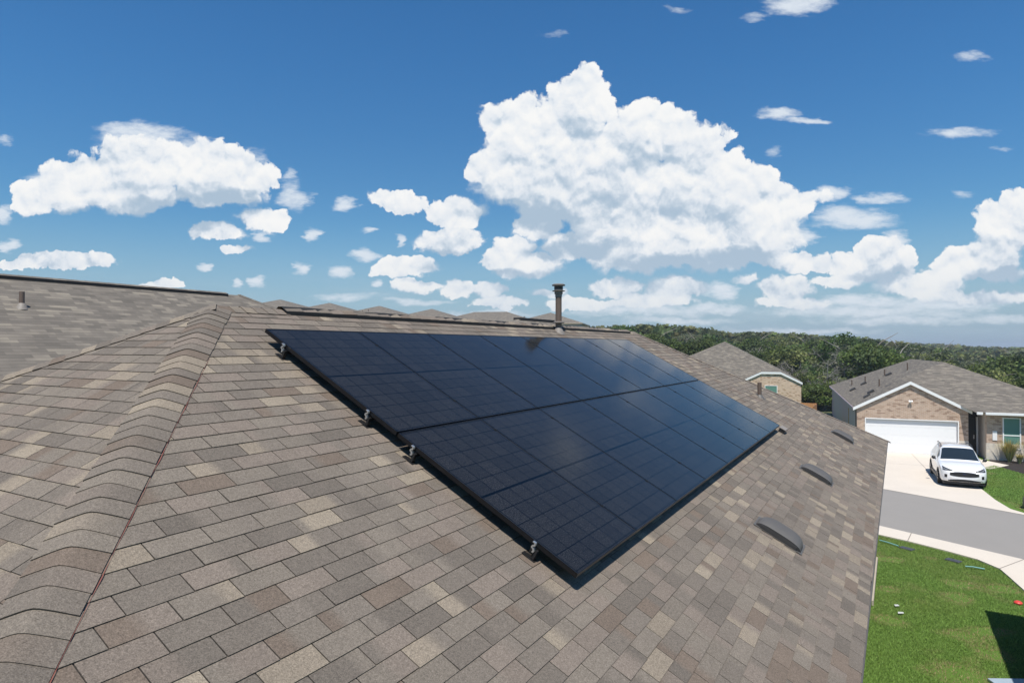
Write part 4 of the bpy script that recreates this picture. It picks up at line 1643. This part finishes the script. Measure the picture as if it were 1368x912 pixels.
def make_car():
    root = thing('car', 'white crossover car with black grille parked on the pale driveway', 'car', (0, 0, 0))
    xs = [-2.30, -2.22, -1.95, -1.60, -1.0, -.30, .25, .62, .98, 1.40, 1.80, 2.08, 2.22, 2.30]
    W_ = [.70, .83, .90, .925, .93, .93, .93, .93, .93, .925, .91, .86, .76, .62]
    ZB = [.42, .34, .27, .24, .22, .22, .22, .22, .22, .22, .23, .25, .27, .32]
    ZS = [.96, 1.04, 1.09, 1.10, 1.08, 1.06, 1.05, 1.035, 1.01, .97, .91, .84, .77, .70]
    ZT = [1.00, 1.18, 1.44, 1.60, 1.665, 1.68, 1.62, 1.36, 1.09, 1.035, .965, .89, .81, .73]
    WT_ = [.60, .64, .60, .60, .61, .62, .63, .70, .78, .76, .73, .66, .58, .48]
    q = np.array(sorted(set(list(np.linspace(-2.30, 2.30, 70)) + [.25, .98, .30, .92])))
    w, zb, zs, zt, wt = [catmull(xs, t, q) for t in (W_, ZB, ZS, ZT, WT_)]
    rings = []
    for i in range(len(q)):
        pr = [(0, zb[i]), (.70 * w[i], zb[i]), (.93 * w[i], zb[i] + .03), (.985 * w[i], zb[i] + .14), (w[i], zb[i] + .34 * (zs[i] - zb[i]) + .1), (.995 * w[i], zb[i] + .72 * (zs[i] - zb[i])),
              (.965 * w[i], zs[i] - .02)]
        sh = (.945 * w[i], zs[i])
        up = (wt[i], zt[i] - .055 * min(1, (zt[i] - zs[i]) / .25) if zt[i] - zs[i] > .02 else zt[i] - .01)
        pr.append(sh)
        for k in (1, 2, 3):
            t = k / 4
            pr.append((sh[0] + (up[0] - sh[0]) * t + .03 * math.sin(math.pi * t) * min(1, (zt[i] - zs[i]) / .5), sh[1] + (up[1] - sh[1]) * t))
        pr += [up, (.85 * wt[i], zt[i] - .018), (.5 * wt[i], zt[i] - .004), (0, zt[i])]
        rings.append(pr)
    nseg = len(rings[0]) - 1
    parts = {k: MB() for k in ('body', 'windshield', 'rear_window', ('side_window', 1, 0), ('side_window', 1, 1), ('side_window', -1, 0), ('side_window', -1, 1))}
    for sg in (1, -1):
        for i in range(len(q) - 1):
            xm_ = (q[i] + q[i + 1]) / 2
            for k in range(nseg):
                P4 = [(q[i], sg * rings[i][k][0], rings[i][k][1]), (q[i + 1], sg * rings[i + 1][k][0], rings[i + 1][k][1]),
                      (q[i + 1], sg * rings[i + 1][k + 1][0], rings[i + 1][k + 1][1]), (q[i], sg * rings[i][k + 1][0], rings[i][k + 1][1])]
                if sg < 0:
                    P4 = P4[::-1]
                name = 'body'
                if .30 < xm_ < .92 and k >= 11:
                    name = 'windshield'
                elif -1.75 < xm_ < .62 and 8 <= k <= 9 and not (-.36 < xm_ < -.24):
                    name = ('side_window', sg, int(xm_ > -.3))
                elif .25 > xm_ > -1.6 and k == 7 and not (-.36 < xm_ < -.24):
                    name = ('side_window', sg, int(xm_ > -.3))
                elif -2.18 < xm_ < -1.85 and k >= 11:
                    name = 'rear_window'
                parts[name].face(P4, 0)
    # closed ends
    for i, rev in ((0, False), (len(q) - 1, True)):
        r = [(q[i], y, z) for y, z in rings[i]] + [(q[i], -y, z) for y, z in reversed(rings[i][1:-1])]
        parts['body'].face(r if not rev else r[::-1], 0)
    bvh = BVHTree.FromPolygons([v for p in parts.values() for v in p.v], [tuple(j + off for j in f) for p, off in zip(parts.values(), np.cumsum([0] + [len(p.v) for p in parts.values()])[:-1]) for f in p.f])
    parts['body'].build('body', M['carpaint'], root, smooth=True)
    for k in parts:
        if k != 'body':
            parts[k].build(k if isinstance(k, str) else k[0], M['carglass'], root, smooth=True)

    def front(name, poly, m, off=.008, sub=6, mirror=False):
        """panel lying on the car's nose: (y, z) outline carried onto the body"""
        for sg in ((1, -1) if mirror else (1,)):
            b = MB()
            (t0, b0), (t1, b1) = poly[0], poly[1]
            rows_ = []
            for (yt, zt_, yb_, zb_) in poly[2]:
                rows_.append(((yt, zt_), (yb_, zb_)))
            def cast(y, z):
                h = bvh.ray_cast(Vector((4, sg * y, z)), Vector((-1, 0, 0)))
                x = h[0].x if h[0] else 1.9
                return (x + off, sg * y, z)
            for r in range(len(rows_) - 1):
                (a0, a1), (c0, c1) = rows_[r], rows_[r + 1]
                for s in range(sub):
                    f0, f1 = s / sub, (s + 1) / sub
                    L_ = lambda p, q_, f: (p[0] + (q_[0] - p[0]) * f, p[1] + (q_[1] - p[1]) * f)
                    pts = [cast(*L_(a0, a1, f0)), cast(*L_(c0, c1, f0)), cast(*L_(c0, c1, f1)), cast(*L_(a0, a1, f1))]
                    b.face(pts if sg < 0 else pts[::-1], 0)
            b.build(name, m, root, smooth=True)

    def strip(name, cols, m, off=.008, mirror=False):
        front(name, ((0, 0), (0, 0), cols), m, off, 5, mirror)

    # each column: y, top z, y, bottom z
    strip('grille', [(y, .745 - .06 * (abs(y) / .56) ** 3, y, .525 + .06 * (abs(y) / .56) ** 3) for y in np.linspace(-.56, .56, 17)], M['carblack'], .012)
    strip('lower_intake', [(y, .415 - .06 * (abs(y) / .62) ** 2, y, .30 - .01 * (abs(y) / .62) ** 2) for y in np.linspace(-.62, .62, 15)], M['carblack'], .012)
    strip('headlight', [(y, .795 + .13 * (y - .44) / .38, y, .755 + .02 * (y - .44) / .38) for y in np.linspace(.44, .82, 9)], M['carblack'], .010, True)
    strip('headlight', [(y, .790 + .08 * (y - .58) / .22, y, .780 + .05 * (y - .58) / .22) for y in np.linspace(.58, .78, 6)], M['lens'], .016, True)
    strip('fog_vent', [(y, .60, y, .46) for y in np.linspace(.66, .76, 4)], M['carblack'], .010, True)
    strip('emblem', [(y, 0.655 + .026 * math.sqrt(max(0, 1 - (y / .075) ** 2)), y, .655 - .026 * math.sqrt(max(0, 1 - (y / .075) ** 2))) for y in np.linspace(-.075, .075, 9)], M['emblem'], .02)
    strip('chin_strip', [(y, .285, y, .262) for y in np.linspace(-.55, .55, 9)], M['alu'], .012)
    for sg in (1, -1):
        for wx_ in (1.36, -1.35):
            b = MB()
            cy = sg * .80
            n = 28
            # tyre: lathe about y
            prof = [(.20, -.10), (.30, -.115), (.345, -.10), (.355, -.05), (.355, .05), (.345, .10), (.30, .115), (.20, .10)]
            def ringpt(rr, yy, t):
                return (wx_ + rr * math.cos(t), cy + sg * .04 + yy * sg, .355 + rr * math.sin(t))
            for i in range(len(prof) - 1):
                for k in range(n):
                    a, c = 2 * math.pi * k / n, 2 * math.pi * (k + 1) / n
                    b.face([ringpt(*prof[i], a), ringpt(*prof[i], c), ringpt(*prof[i + 1], c), ringpt(*prof[i + 1], a)], 0)
            wh = b.build('wheel', M['black'], root, smooth=True)
            b = MB()
            for k in range(n):
                a, c = 2 * math.pi * k / n, 2 * math.pi * (k + 1) / n
                b.face([ringpt(.215, .085, a), ringpt(.215, .085, c), ringpt(.245, .112, c), ringpt(.245, .112, a)], 0)
                b.face([ringpt(0.0, .06, a), ringpt(.215, .06, a), ringpt(.215, .06, c)], 1)
            for k in range(5):
                a = 2 * math.pi * k / 5 + .3
                for da in (-.16, .16):
                    p0, p1 = a + da * .5, a + da
                    b.face([ringpt(.05, .105, p0 - .3), ringpt(.05, .105, p0 + .3), ringpt(.235, .100, p1 + .07), ringpt(.235, .100, p1 - .07)], 0)
            b.build('rim', [M['wheel'], M['carblack']], wh)
            b = MB()
            for k in range(20):
                a, c = math.pi * (k - 1.5) / 17, math.pi * (k - .5) / 17
                P_ = [(wx_ + rr * math.cos(t), sg * yy, .355 + rr * math.sin(t)) for rr, t, yy in ((.37, a, .925), (.42, a, .938), (.42, c, .938), (.37, c, .925))]
                b.face(P_, 0)
                P_ = [(wx_ + rr * math.cos(t), sg * yy, .355 + rr * math.sin(t)) for rr, t, yy in ((.0, a, .934), (.375, a, .934), (.375, c, .934))]
                b.face(P_, 0)
            b.build('wheel_arch', M['carblack'], root)
        # mirrors, roof rails, sill cladding, door handles
        b = MB()
        b.tube([(.74, sg * .93, 1.06), (.72, sg * 1.02, 1.09)], .03, 8)
        b.tube([(.78, sg * 1.0, 1.12), (.755, sg * 1.02, 1.13), (.68, sg * 1.03, 1.13), (.66, sg * 1.03, 1.13)], [.05, .085, .085, .05], 10)
        b.build('mirror', M['carblack'], root, smooth=True)
        b = MB()
        b.tube([(.10, sg * .635, 1.60), (.0, sg * .635, 1.675), (-.6, sg * .63, 1.70), (-1.35, sg * .615, 1.675), (-1.5, sg * .61, 1.61)], .018, 8)
        b.build('roof_rail', M['carblack'], root, smooth=True)
        b = MB()
        b.box((-1.0, min(sg * .90, sg * .945), .23), (1.0, max(sg * .90, sg * .945), .36))
        b.build('sill', M['carblack'], root, bevel=.01)
        for hx_ in (-.15, -1.05):
            b = MB()
            b.box((hx_ - .10, min(sg * .93, sg * .955), .93), (hx_ + .10, max(sg * .93, sg * .955), .955))
            b.build('door_handle', M['carpaint'], root, bevel=.008)
    b = MB()
    b.box((-2.2, -.8, .16), (2.15, .8, .235))
    b.build('underbody', M['carblack'], root)
    return root


car = make_car()
car.location = (21.85, 31.75, .02)
car.rotation_euler = (0, 0, math.atan2(-.89, -.455))


# ------------------------------------------------------------------ trees
def rot_frames(n):
    """n random orthonormal pairs"""
    a = RNG.normal(size=(n, 3))
    a /= np.linalg.norm(a, axis=1)[:, None]
    b = RNG.normal(size=(n, 3))
    b -= (b * a).sum(1)[:, None] * a
    b /= np.linalg.norm(b, axis=1)[:, None]
    return a, b


GREENS = np.array([(.092, .132, .034), (.114, .160, .044), (.136, .180, .056), (.104, .138, .054), (.152, .186, .070), (.080, .112, .044)])


def crown_mesh(nclump, nleaf, size, R_=(1, 1, .8), greens=GREENS, bare=0.0, squash=.9):
    """leaf clumps through an uneven crown of unit size, centre at origin"""
    V, F, C = [], [], []
    cen = []
    while len(cen) < nclump:
        p = RNG.uniform(-1, 1, 3)
        r = np.linalg.norm(p)
        if r > 1 or r < .25:
            continue
        if p[2] < -.6 and RNG.random() < .7:
            continue
        cen.append(p * (0.62 + .33 * RNG.random()))
    base = 0
    for p in cen:
        cr = RNG.uniform(.20, .42)
        k = int(nleaf * (cr / .3) ** 2)
        g = greens[RNG.integers(len(greens))] * RNG.uniform(.75, 1.3)
        d = RNG.normal(size=(k, 3))
        d /= np.linalg.norm(d, axis=1)[:, None]
        rr = cr * RNG.random(k) ** .45
        pos = (p + d * rr[:, None] * np.array([1, 1, squash])) * np.array(R_)
        a, b_ = rot_frames(k)
        s = size * RNG.uniform(.6, 1.4, k)[:, None]
        quad = np.stack([pos - a * s - b_ * s * .55, pos + a * s * .2 - b_ * s * .8, pos + a * s + b_ * s * .3, pos - a * s * .1 + b_ * s * .8], 1)
        V.append(quad.reshape(-1, 3))
        F.append(np.arange(base, base + 4 * k).reshape(-1, 4))
        base += 4 * k
        C.append(np.clip(g[None, :] * RNG.uniform(.7, 1.35, (k, 1)), 0, 1))
    return np.concatenate(V), np.concatenate(F), np.concatenate(C)


def limb_mb(h, spread, n=7, r0=.16, seedv=None, twigs=0, start=.35):
    b = MB()
    pts = [(0, 0, -.3)]
    x = y = 0
    for k in range(1, 6):
        x += RNG.uniform(-.07, .07) * h * .35
        y += RNG.uniform(-.07, .07) * h * .35
        pts.append((x, y, h * .75 * k / 5))
    b.tube(pts, [r0 * (1 - .13 * k) for k in range(6)], 7)
    for k in range(n):
        t = RNG.uniform(start, .95)
        i = int(t * 5)
        p0 = Vector(pts[i]).lerp(Vector(pts[min(i + 1, 5)]), t * 5 - i)
        an = RNG.uniform(0, 2 * math.pi)
        L = spread * RNG.uniform(.5, 1.0)
        up = RNG.uniform(.1, .7)
        d = Vector((math.cos(an), math.sin(an), up)).normalized()
        p1 = p0 + d * L * .5 + Vector((0, 0, RNG.uniform(-.1, .2) * L))
        p2 = p0 + d * L + Vector((RNG.uniform(-.2, .2) * L, RNG.uniform(-.2, .2) * L, RNG.uniform(-.1, .35) * L))
        b.tube([p0, p1, p2], [r0 * .45, r0 * .28, r0 * .08], 5)
        for j in range(twigs):
            q0 = p1.lerp(p2, RNG.random())
            dd = Vector(RNG.normal(size=3)) + d * .8 + Vector((0, 0, .3))
            dd.normalize()
            q1 = q0 + dd * L * RNG.uniform(.25, .55)
            b.tube([q0, q0.lerp(q1, .5) + Vector(RNG.normal(size=3) * .05 * L), q1], [r0 * .16, r0 * .10, r0 * .035], 4, caps=False)
            for jj in range(3):
                e0 = q0.lerp(q1, RNG.uniform(.3, 1))
                de = (Vector(RNG.normal(size=3)) + dd).normalized()
                b.tube([e0, e0 + de * L * RNG.uniform(.1, .3)], [r0 * .08, r0 * .025], 3, caps=False)
    return b


TREE_KINDS = [('rounded dark green oak in the dense woods beyond the houses', 'oak trees in the woods', GREENS, (1.0, 1.0, .78)),
              ('upright bushy mid green tree in the dense woods beyond the houses', 'upright trees in the woods', GREENS * np.array([.9, 1.05, 1.0]), (.72, .72, 1.0)),
              ('yellowish green open crowned tree in the dense woods beyond the houses', 'yellowish trees in the woods', GREENS * np.array([1.35, 1.2, 1.15]), (.95, .9, .85)),
              ('grey green thin crowned tree in the dense woods beyond the houses', 'grey green trees in the woods', GREENS * np.array([1.35, 1.1, 1.9]) * .95 + .02, (.9, 1.0, .8))]
tree_protos = []
for i, (lab, grp, gr, sh) in enumerate(TREE_KINDS):
    for v_ in range(2):
        root = thing('tree', lab, 'tree', (0, 0, 0), group=grp)
        limb_mb(1.0, .45, 7, .028, start=.3).build('trunk', M['bark'] if i < 3 else M['dead'], root)
        V, F, C = crown_mesh([40, 36, 30, 22][i], [105, 105, 90, 70][i], .042, sh, gr)
        hz = .40
        V = V * np.array([.46, .46, hz]) + np.array([0, 0, .60])
        np_mesh('crown', V, F, M['leaf'], C, root)
        tree_protos.append(root)
used = [False] * len(tree_protos)


def place_tree(k, x, y, h, wide=1.0, z=None):
    o = tree_protos[k] if not used[k] else copy_tree(tree_protos[k])
    used[k] = True
    g = float(hterr(x, y)) if z is None else z
    o.location = (x, y, g - .1)
    o.rotation_euler = (0, 0, RNG.uniform(0, 6.28))
    o.scale = (h * wide, h * wide, h)
    return o


SKX = [700, 790, 830, 880, 930, 980, 1040, 1100, 1160, 1200, 1250, 1300, 1368, 1500]
SKY_ = [436, 432, 431, 429, 433, 440, 440, 445, 449, 453, 460, 463, 465, 466]
# (distance, spacing in m)
count = 0
for d, sp in ((74, 6.4), (81, 6.4), (89, 6.8), (98, 7.2), (108, 7.6), (120, 8.2), (134, 9.0), (150, 10)):
    x0, x1 = (770 - 684) / 861.4 * d, (1480 - 684) / 861.4 * d
    x = x0 + RNG.uniform(0, sp)
    while x < x1:
        dd = d + RNG.uniform(-3, 3)
        px = 684 + 861.4 * x / dd
        # keep clear of the houses
        q = Vector((x, dd, 0)) - Vector((27.24, 65, 0))
        lx, ly = q.dot(D3), q.dot(U3)
        q2 = Vector((x, dd, 0)) - HO
        l2x, l2y = q2.dot(HX), q2.dot(HY)
        if (-17 < lx < 5.5 and -8 < ly < 20) or (-6 < l2x < 12 and -12 < l2y < 28):
            x += sp * .6
            continue
        g = float(hterr(x, dd))
        zmax = CAM_Z + (464 - np.interp(px, SKX, SKY_)) / 861.4 * dd
        hmax = zmax - g
        h = hmax * (RNG.uniform(.60, .92) if RNG.random() < .6 else RNG.uniform(.92, 1.08))
        h = min(max(h, 4.0), 13)
        wide = min(1.7, max(.8, sp * 1.3 / h)) * RNG.uniform(.85, 1.15)
        k = int(RNG.choice(8, p=[.17, .17, .11, .11, .11, .11, .11, .11]))
        place_tree(k, x, dd, h, wide)
        count += 1
        x += sp * RNG.uniform(.75, 1.25)
# bushes and low trees filling the gap between the tan house and the house across
for (px, d, h, k, wd) in ((1082, 69, 4.0, 2, 1.3), (1090, 67, 4.4, 1, 1.2), (1099, 67, 4.8, 4, 1.2), (1078, 72, 6.0, 5, 1.2), (1096, 76, 5.2, 4, .8), (1086, 80, 6.0, 2, 1.0), (1104, 70, 4.6, 0, 1.1), (1118, 71, 5.0, 5, 1.1), (1094, 70, 3.9, 3, 1.2), (1110, 76, 6.5, 1, 1.0), (1132, 76, 6.8, 6, 1.0), (1080, 84, 7.2, 3, .9), (1152, 78, 6.0, 0, 1.1)):
    place_tree(k, (px - 684) / 861.4 * d, d, h, wd, z=float(hterr((px - 684) / 861.4 * d, d)) - .22 * h)
for (px, d, h, k) in ((800, 60, 9.3, 0), ):
    pass

# grey bare trees in front of the woods
for (px, d, h, lab, tw) in ((1103, 70, 7.9, 'leaning bare grey dead tree with pale limbs standing in front of the woods', 7),
                            (1128, 74, 7.6, 'bare grey twiggy tree right of the leaning dead tree', 6),
                            (1062, 72, 7.0, 'small grey half dead tree behind the corner of the tan brick house', 6),
                            (1152, 78, 7.4, 'grey leafless crown among green trees above the grey side wall', 6),
                            (1088, 68, 4.6, 'low bare grey tree near the cedar fence', 6)):
    x = (px - 684) / 861.4 * d
    g = float(hterr(x, d))
    root = thing('dead_tree', lab, 'tree', (x, d, g), group='bare grey trees')
    limb_mb(h * .86, h * .27, 17, .085, twigs=tw + 3, start=.25).build('trunk', M['dead'], root)

# far woods: one mass of crowns to the horizon
V0, F0, C0 = crown_mesh(16, 26, .12, (1, 1, .8))
Vs, Fs, Cs = [], [], []
base = 0
for ring_d in np.geomspace(165, 900, 34):
    sp = 6.5 * (ring_d / 165) ** .75
    x0, x1 = (700 - 684) / 861.4 * ring_d, (1900 - 684) / 861.4 * ring_d
    nx = int((x1 - x0) / sp)
    for i in range(nx):
        x = x0 + (i + RNG.uniform(-.4, .4)) * sp
        y = ring_d * RNG.uniform(.975, 1.025)
        px = 684 + 861.4 * x / y
        g = float(hterr(x, y))
        zmax = CAM_Z + (464 - np.interp(px, SKX, SKY_)) / 861.4 * y
        top = min(zmax + RNG.uniform(-.0045, .0004) * y - .0052 * y * float(np.clip((1220 - px) / 120, 0, 1)), g + 9.5)
        top = max(top, g + 3.5)
        rad = sp * RNG.uniform(.65, .95)
        hh = rad * .8
        a = RNG.uniform(0, 6.28)
        ca, sa = math.cos(a), math.sin(a)
        v = V0 * rad
        v = np.stack([v[:, 0] * ca - v[:, 1] * sa + x, v[:, 0] * sa + v[:, 1] * ca + y, v[:, 2] + top - hh * .95], 1)
        Vs.append(v)
        Fs.append(F0 + base)
        base += len(v)
        Cs.append(np.clip(C0 * .78 * RNG.uniform(.65, 1.30) * np.array([RNG.uniform(.9, 1.3), 1, RNG.uniform(.8, 1.3)]), 0, 1))
o = np_mesh('woods', np.concatenate(Vs), np.concatenate(Fs), M['leaf'], np.concatenate(Cs))
tag(o, 'distant dark green woods stretching to the horizon', 'woods', kind='stuff')


# ------------------------------------------------------------------ grass
def in_poly(x, y, poly):
    ins = np.zeros(len(x), bool)
    n = len(poly)
    for i in range(n):
        (x0, y0), (x1, y1) = poly[i], poly[(i + 1) % n]
        c = ((y0 > y) != (y1 > y))
        xi = (x1 - x0) * (y - y0) / ((y1 - y0) if y1 != y0 else 1e-9) + x0
        ins ^= c & (x < xi)
    return ins


def vnoise(x, y, s, seed):
    """cheap value noise"""
    r = np.random.default_rng(seed)
    tab = r.random((64, 64))
    xf, yf = x * s, y * s
    xi, yi = np.floor(xf).astype(int), np.floor(yf).astype(int)
    tx, ty = xf - xi, yf - yi
    tx, ty = tx * tx * (3 - 2 * tx), ty * ty * (3 - 2 * ty)
    g = lambda a, b_: tab[a % 64, b_ % 64]
    return (g(xi, yi) * (1 - tx) + g(xi + 1, yi) * tx) * (1 - ty) + (g(xi, yi + 1) * (1 - tx) + g(xi + 1, yi + 1) * tx) * ty


def grass(name, label, poly, n, h0, h1, wid, bare):
    xs = np.array([p[0] for p in poly])
    ys = np.array([p[1] for p in poly])
    x = RNG.uniform(xs.min(), xs.max(), n * 2)
    y = RNG.uniform(ys.min(), ys.max(), n * 2)
    k = in_poly(x, y, poly)
    x, y = x[k][:n], y[k][:n]
    dry = vnoise(x, y, .9, 3) * .5 + vnoise(x, y, 2.3, 4) * .5
    for (bx, by, br, bl) in bare:
        e = ((x - bx) / bl) ** 2 + ((y - by) / br) ** 2
        dry += .75 * np.exp(-e * 1.2)
    keep = RNG.random(len(x)) > np.clip((dry - .72) * 2.2, 0, .85)
    x, y, dry = x[keep], y[keep], dry[keep]
    m = len(x)
    a = RNG.uniform(0, 2 * np.pi, m)
    h = RNG.uniform(h0, h1, m)
    w = wid * RNG.uniform(.6, 1.4, m)
    ln = RNG.normal(0, .45, (m, 2)) * h[:, None]
    v = np.stack([np.stack([x - np.cos(a) * w, y - np.sin(a) * w, np.full(m, .004)], 1),
                  np.stack([x + np.cos(a) * w, y + np.sin(a) * w, np.full(m, .004)], 1),
                  np.stack([x + ln[:, 0], y + ln[:, 1], h], 1)], 1).reshape(-1, 3)
    f = np.arange(3 * m).reshape(-1, 3)
    green = np.array([.178, .285, .066]) * RNG.uniform(.6, 1.5, (m, 1))
    yel = np.array([.26, .28, .09])
    tan = np.array([.40, .30, .17])
    t1 = np.clip((vnoise(x, y, .55, 8) - .45) * 1.5, 0, .6)[:, None] * RNG.random((m, 1))
    t2 = np.clip((dry - .66) * 3, 0, 1)[:, None] * (RNG.random((m, 1)) < .8)
    c = green * (1 - t1) + yel * t1
    c = c * (1 - t2) + tan * t2
    o = np_mesh(name, v, f, M['grass'], c)
    tag(o, label, 'grass', kind='stuff')


near_poly = [(12.3, 23.0), (12.66, 22.37), (13.22, 21.6), (13.76, 20.65), (14.2, 19.75), (14.25, 18.9), (14.0, 18.2), (13.64, 17.24), (13.1, 15.6), (12.9, 13.5), (11.5, 10.5), (8.0, 6.5), (4.2, 5.2), (6.2, 11.5), (9.8, 18.5)]
grass('grass', 'patchy green lawn grass between the near roof and the kerb', near_poly, 330000, .022, .055, .006,
      [(10.08, 17.4, .35, .3), (12.26, 17.78, .3, .35), (11.63, 16.72, .4, .3), (10.3, 14.5, .5, .7), (8.93, 12.76, .9, .7), (9.04, 15.5, .3, .25), (11.6, 19.8, .25, .5), (13.2, 17.4, .35, .35), (10.9, 14.9, .35, .6), (12.9, 19.9, .3, .3), (10.2, 13.6, .4, .4)])
far_poly = [(20.7, 27.6), (21.9, 30.2), (23.5, 33.3), (25.3, 34.7), (26.55, 35.6), (26.25, 33.1), (27.5, 31.0), (24.0, 20.0), (20.3, 25.6)]
grass('lawn_grass', 'green front lawn grass of the house across the street', far_poly, 60000, .03, .065, .010, [(20.6, 26.9, .8, .3)])

# ------------------------------------------------------------------ plants by the window
def tuft(x, y, h, n, label):
    b = MB()
    for i in range(n):
        a = RNG.uniform(0, 6.28)
        L = h * RNG.uniform(.6, 1.1)
        lean = RNG.uniform(.05, .75)
        d = Vector((math.cos(a), math.sin(a), 0))
        p0 = d * .06
        p1 = d * (lean * L * .4) + Vector((0, 0, L * .6))
        p2 = d * (lean * L) + Vector((0, 0, L * RNG.uniform(.8, 1.0)))
        s = d.cross(Vector((0, 0, 1))) * .014
        g = np.array([.27, .29, .11]) * RNG.uniform(.6, 1.4)
        b.face([p0 - s, p0 + s, p1 + s * .8, p1 - s * .8], 0, tuple(g))
        b.face([p1 - s * .8, p1 + s * .8, p2], 0, tuple(g * np.array([1.4, 1.1, 1.0])))
    root = thing('ornamental_grass', label, 'plant', (x, y, .01))
    b.build('blades', M['grass'], root)


p = hx(4.55, -1.1)
tuft(p[0], p[1], 1.35, 420, 'tall straw green ornamental grass clump under the front window')
p = hx(5.75, -1.15)
tuft(p[0], p[1], 1.35, 420, 'ornamental grass clump right of the front window at the picture edge')
p = hx(4.9, -1.5)
tuft(p[0], p[1], .6, 260, 'low bright green clump between the two ornamental grasses')


# ------------------------------------------------------------------ small things on the lawns
def lid(x, y, rz, label):
    root = thing('utility_box', label, 'utility box', (x, y, .03), rz, 'utility lids in the near lawn')
    b = MB()
    b.box((-.20, -.125, -.02), (.20, .125, .012))
    b.build('rim', M['utility'], root, bevel=.01)
    b = MB()
    b.box((-.17, -.10, .0125), (.17, .10, .018))
    b.box((-.04, -.015, .0185), (.04, .015, .022))
    b.build('lid', M['utility'], root, bevel=.004)


lid(12.73, 20.85, -1.0, 'dark grey utility lid in the lawn close to the near corner of the roof')
lid(13.43, 19.68, -1.0, 'dark grey utility lid farther right in the lawn by the kerb')


def tube_thing(pts, label):
    b = MB()
    b.tube(pts, .022, 8)
    o = b.build('plastic_tube', M['teal'], None, smooth=True)
    c = sum((Vector(q) for q in pts), Vector()) / len(pts)
    o.data.transform(Matrix.Translation(-c))
    o.location = c
    tag(o, label, 'tube', 'teal tubes in the near lawn')


tube_thing([(12.28, 21.6, .07), (12.4, 21.3, .08), (12.55, 21.0, .06)], 'teal plastic tube lying left of the first utility lid')
tube_thing([(13.35, 19.05, .06), (13.5, 18.95, .08), (13.75, 18.82, .06)], 'teal plastic tube lying right of the second utility lid')
b = MB()
b.lathe([(.0, .0), (.085, .0), (.095, .03), (.08, .055), (.04, .075), (0, .08)], 12)
o = b.build('marker_cap', M['red'], None, smooth=True)
o.location = (12.81, 16.38, .02)
tag(o, 'small red plastic marker on the lawn beside the dark shadow', 'marker')
for (x, y, s, rz, lab) in ((9.62, 16.2, .075, .3, 'pale grey scrap of debris, upper one on the lawn near the eave'), (9.45, 15.75, .09, .1, 'pale strip of debris, lower one on the lawn near the eave')):
    b = MB()
    b.prism([(-s, -.04, .02), (s * .6, -.05, .02), (s, .02, .02), (-s * .3, .05, .02)], (0, 0, .012))
    o = b.build('debris', M['litter'])
    o.location = (x, y, .03)
    o.rotation_euler = (0, 0, rz)
    tag(o, lab, 'debris', 'debris scraps on the near lawn')
# grey lump at the far kerb, cut by the picture's right edge
b = MB()
b.lathe([(0, 0), (.34, .0), (.40, .12), (.38, .42), (.30, .56), (.12, .62), (0, .63)], 14)
o = b.build('grey_bin', M['vent'], None, smooth=True)
o.location = (20.95, 25.9, .02)
tag(o, 'dark grey rounded bin by the far kerb at the right picture edge', 'bin')
print('trees', count)

# ------------------------------------------------------------------ air: one even box of thin haze round everything
b = MB()
b.box((-3400, -3400, -9), (3400, 3400, 26))
hz = b.build('haze', bpy.data.materials.new('thin_haze'), None, kind='stuff')
hm = hz.data.materials[0]
hm.use_nodes = True
hm.node_tree.nodes.clear()
HT = NT(hm.node_tree)
pv = HT.n('ShaderNodeVolumePrincipled', ins={'Color': (.80, .88, .97, 1), 'Density': 0.00045, 'Anisotropy': 0.2})
ho = HT.n('ShaderNodeOutputMaterial')
hm.node_tree.links.new(pv.outputs[0], ho.inputs['Volume'])
